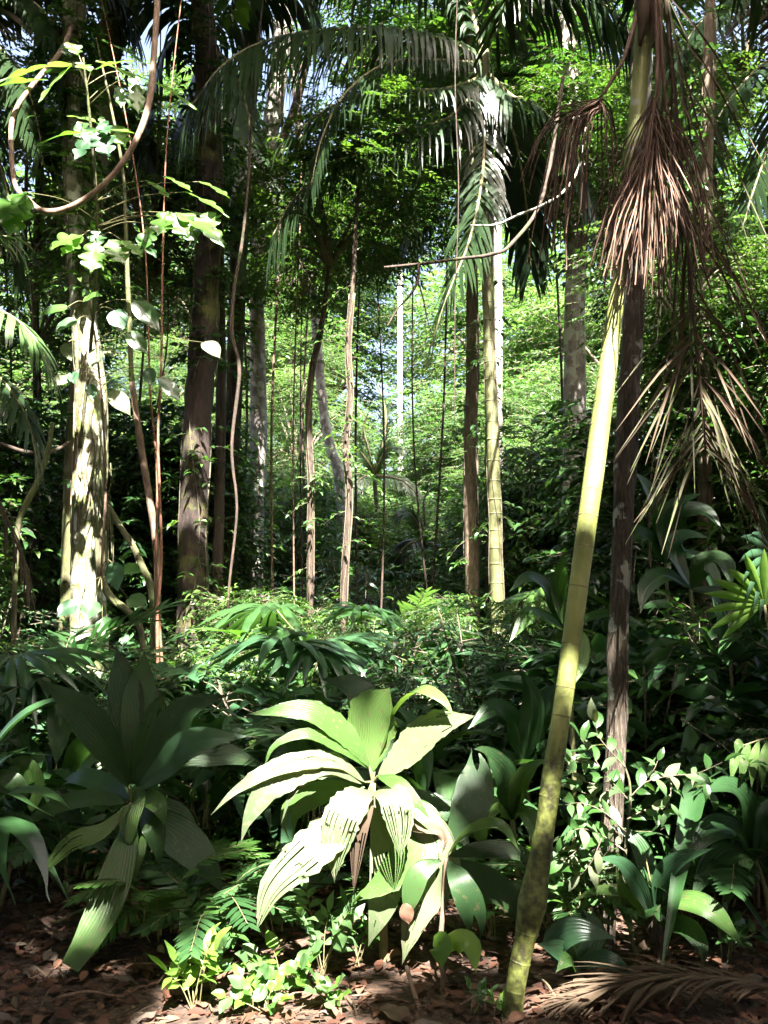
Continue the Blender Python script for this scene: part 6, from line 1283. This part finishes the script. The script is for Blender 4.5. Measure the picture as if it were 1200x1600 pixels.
rv = np.random.default_rng(92)
for i in range(2):                                             # thin vines hanging through the middle distance
    px = rv.uniform(20, 1180); d = rv.uniform(8.5, 17); y0 = rv.uniform(-90, -20); y1 = rv.uniform(520, 950); w = rv.uniform(.006, .016)
    pts = [(px+rv.normal()*8*k, y0+(y1-y0)*k/4, d) for k in range(5)]
    p3 = pxpts(pts); r = thing('liana', 'thin hanging vine', 'liana', p3[-1], 'thin hanging vines'); part(r, 'stem', tube(p3, [w*.7, w, w, w, w*.6], 5, 40, .12, 8), M[['dark', 'dark', 'mossy', 'brown'][rv.integers(4)]])
    later(r, 'thin hanging vine', np.array([p3[2][0], d, 1.]))
# ================================================================== LITTER
def litter():
    rng = np.random.default_rng(89)
    meshes = [local_leaf(w, m, c, wave=.10, fold=f, nu=9, nv=7, name='fallen_leaf') for w, m, c, f in [(.45, 'litter_red', .15, .3), (.38, 'dead', .05, .15), (.5, 'litter_grey', -.1, .2), (.42, 'litter_red', -.15, -.25), (.6, 'dead', .2, .35), (.35, 'litter_grey', .1, -.2)]]
    col = ['red-brown', 'tan', 'greyish', 'red-brown', 'tan', 'greyish']
    for i in range(170):
        y = rng.uniform(3.35, 5.2); x = rng.uniform(-.5, .5)*y*.95; k = int(rng.integers(6)); s = rng.uniform(.07, .17)
        o = bpy.data.objects.new('fallen_leaf', meshes[k]); COL.objects.link(o)
        a = rng.uniform(0, 6.28); nr = V3(0, 0, 1)+rng.normal(size=3)*.22
        d = V3(math.cos(a), math.sin(a), 0); d = d-nr*np.dot(d, nr)/np.dot(nr, nr)
        o.matrix_world = orient((x, y, float(gz(x, y))+.018+rng.uniform(0, .012)), d, nr, s)
        px = PX((x, y, 0))[0]; sz = 'small' if s < .105 else 'large' if s > .138 else 'middling'
        wh = [w for lim, w in ((250, 'in the dark lower left corner'), (420, 'beside the bright front herbs'), (620, 'below the middle palm'), (780, 'around the thin brown stem'), (900, 'at the leaning palm foot'), (9999, 'in the lower right shade')) if px < lim][0]
        o['category'] = 'leaf'; o['group'] = f'{sz} {col[k]} fallen leaves {wh}'; o['label'] = f'{sz} dry {col[k]} fallen leaf {wh}'
    o = bpy.data.objects.new('fallen_leaf', local_leaf(.75, 'litter_red', .1, wave=.06, nu=10, nv=9, name='fallen_leaf', base_w=.3)); COL.objects.link(o)
    o.matrix_world = orient(P(632, 1412, 3.93), (.25, -.1, -1), (0, -1, .3), .085)
    o['category'] = 'leaf'; o['label'] = 'round reddish dead leaf stuck on the hanging old leaf'
    T = 9000; y = 3.0+7*rng.uniform(0, 1, T)**1.5; x = rng.uniform(-.55, .55, T)*(y+.8)
    p = np.stack([x, y, gz(x, y)+rng.uniform(.002, .025, T)], -1); a = rng.uniform(0, 6.28, T)
    g = scatter(tmpl_leaf(.45, .1, .05), p, np.stack([np.cos(a), np.sin(a), rng.normal(size=T)*.15], -1), np.array([0, 0, 1.])+rng.normal(size=(T, 3))*.25, rng.uniform(.03, .10, T), rng.uniform(0, 1, T))
    for nm, sl, mt in [('leaf_litter', slice(0, 3), 'litter_red')]:
        me = build_mesh('leaf_litter', [g], M['litter_red']); o = bpy.data.objects.new('leaf_litter', me); COL.objects.link(o)
        o['kind'] = 'stuff'; o['label'] = 'small red-brown leaf litter strewn over the floor'; o['category'] = 'leaf litter'
    T = 3000; y = 3.0+2.5*rng.uniform(0, 1, T); x = rng.uniform(-.55, .55, T)*(y+.8); a = rng.uniform(0, 6.28, T)
    p = np.stack([x, y, gz(x, y)+rng.uniform(.004, .03, T)], -1)
    g = scatter(tmpl_leaf(.05, .01, .05), p, np.stack([np.cos(a), np.sin(a), rng.normal(size=T)*.12], -1), np.array([0, 0, 1.])+rng.normal(size=(T, 3))*.25, rng.uniform(.06, .22, T), rng.uniform(0, 1, T))
    me = build_mesh('needle_litter', [g], M['dead']); o = bpy.data.objects.new('needle_litter', me); COL.objects.link(o); o['kind'] = 'stuff'; o['label'] = 'thin dry shreds and stalks among the leaf litter'; o['category'] = 'leaf litter'
    for i, (a, b, da, db, w) in enumerate([((835, 1490), (870, 1565), 4.0, 3.7, .006), ((1010, 1500), (1090, 1560), 3.9, 3.75, .008), ((720, 1560), (770, 1553), 3.72, 3.75, .005), ((430, 1555), (480, 1530), 3.75, 3.85, .004), ((90, 1540), (180, 1525), 3.8, 3.85, .006), ((870, 1508), (950, 1525), 3.9, 3.85, .006), ((960, 1512), (1060, 1490), 3.9, 4.0, .007), ((550, 1545), (640, 1560), 3.8, 3.72, .004), ((200, 1450), (300, 1470), 4.2, 4.1, .005)]):
        A = P(*a, da); B = P(*b, db); A[2] = max(gz(A[0], A[1])+.02, .0); B[2] = gz(B[0], B[1])+.03
        lab = ['pale twig lying beside the leaning palm foot', 'brown stick below the strap-leaf rosette', 'short twig right of the thin brown stems', 'little twig among the sunlit herbs', 'twig in the dark lower left corner', 'pale stick in front of the blunt grey-green leaf', 'grey stick crossing the shaded litter at right', 'thin twig in front of the bare stem stub', 'dim stick under the shaded left palm'][i]
        r = thing('fallen_twig', lab, 'twig', A, 'twigs on the forest floor'); part(r, 'stick', tube([A, (A+B)/2+[0, 0, .02], B], [w, w*.9, w*.5], 6, 14, .15, 30), M['liana'])
    # dead frond lying on the floor, bottom right
    rng = np.random.default_rng(90)
    q = [P(1225, 1560, 3.75), P(1120, 1568, 3.72), P(1000, 1572, 3.7), P(880, 1592, 3.62)]
    q = [V3(c[0], c[1], float(gz(c[0], c[1]))+h) for c, h in zip(q, (.10, .13, .10, .04))]
    r = thing('dead_palm_frond', 'brown dead palm frond lying on the ground at the lower right', 'palm frond', q[1]); g, c = frond(q, 70, .34, .016, rng, ang=35, droop=.22, s0=.05, lift=.1, jitter=.12)
    part(r, 'rachis', tube(c, np.linspace(.012, .004, 50), 7, None, .1, 20), M['dead']); part(r, 'leaflets', g, M['dead'], kind='stuff')
litter()
finish_labels()
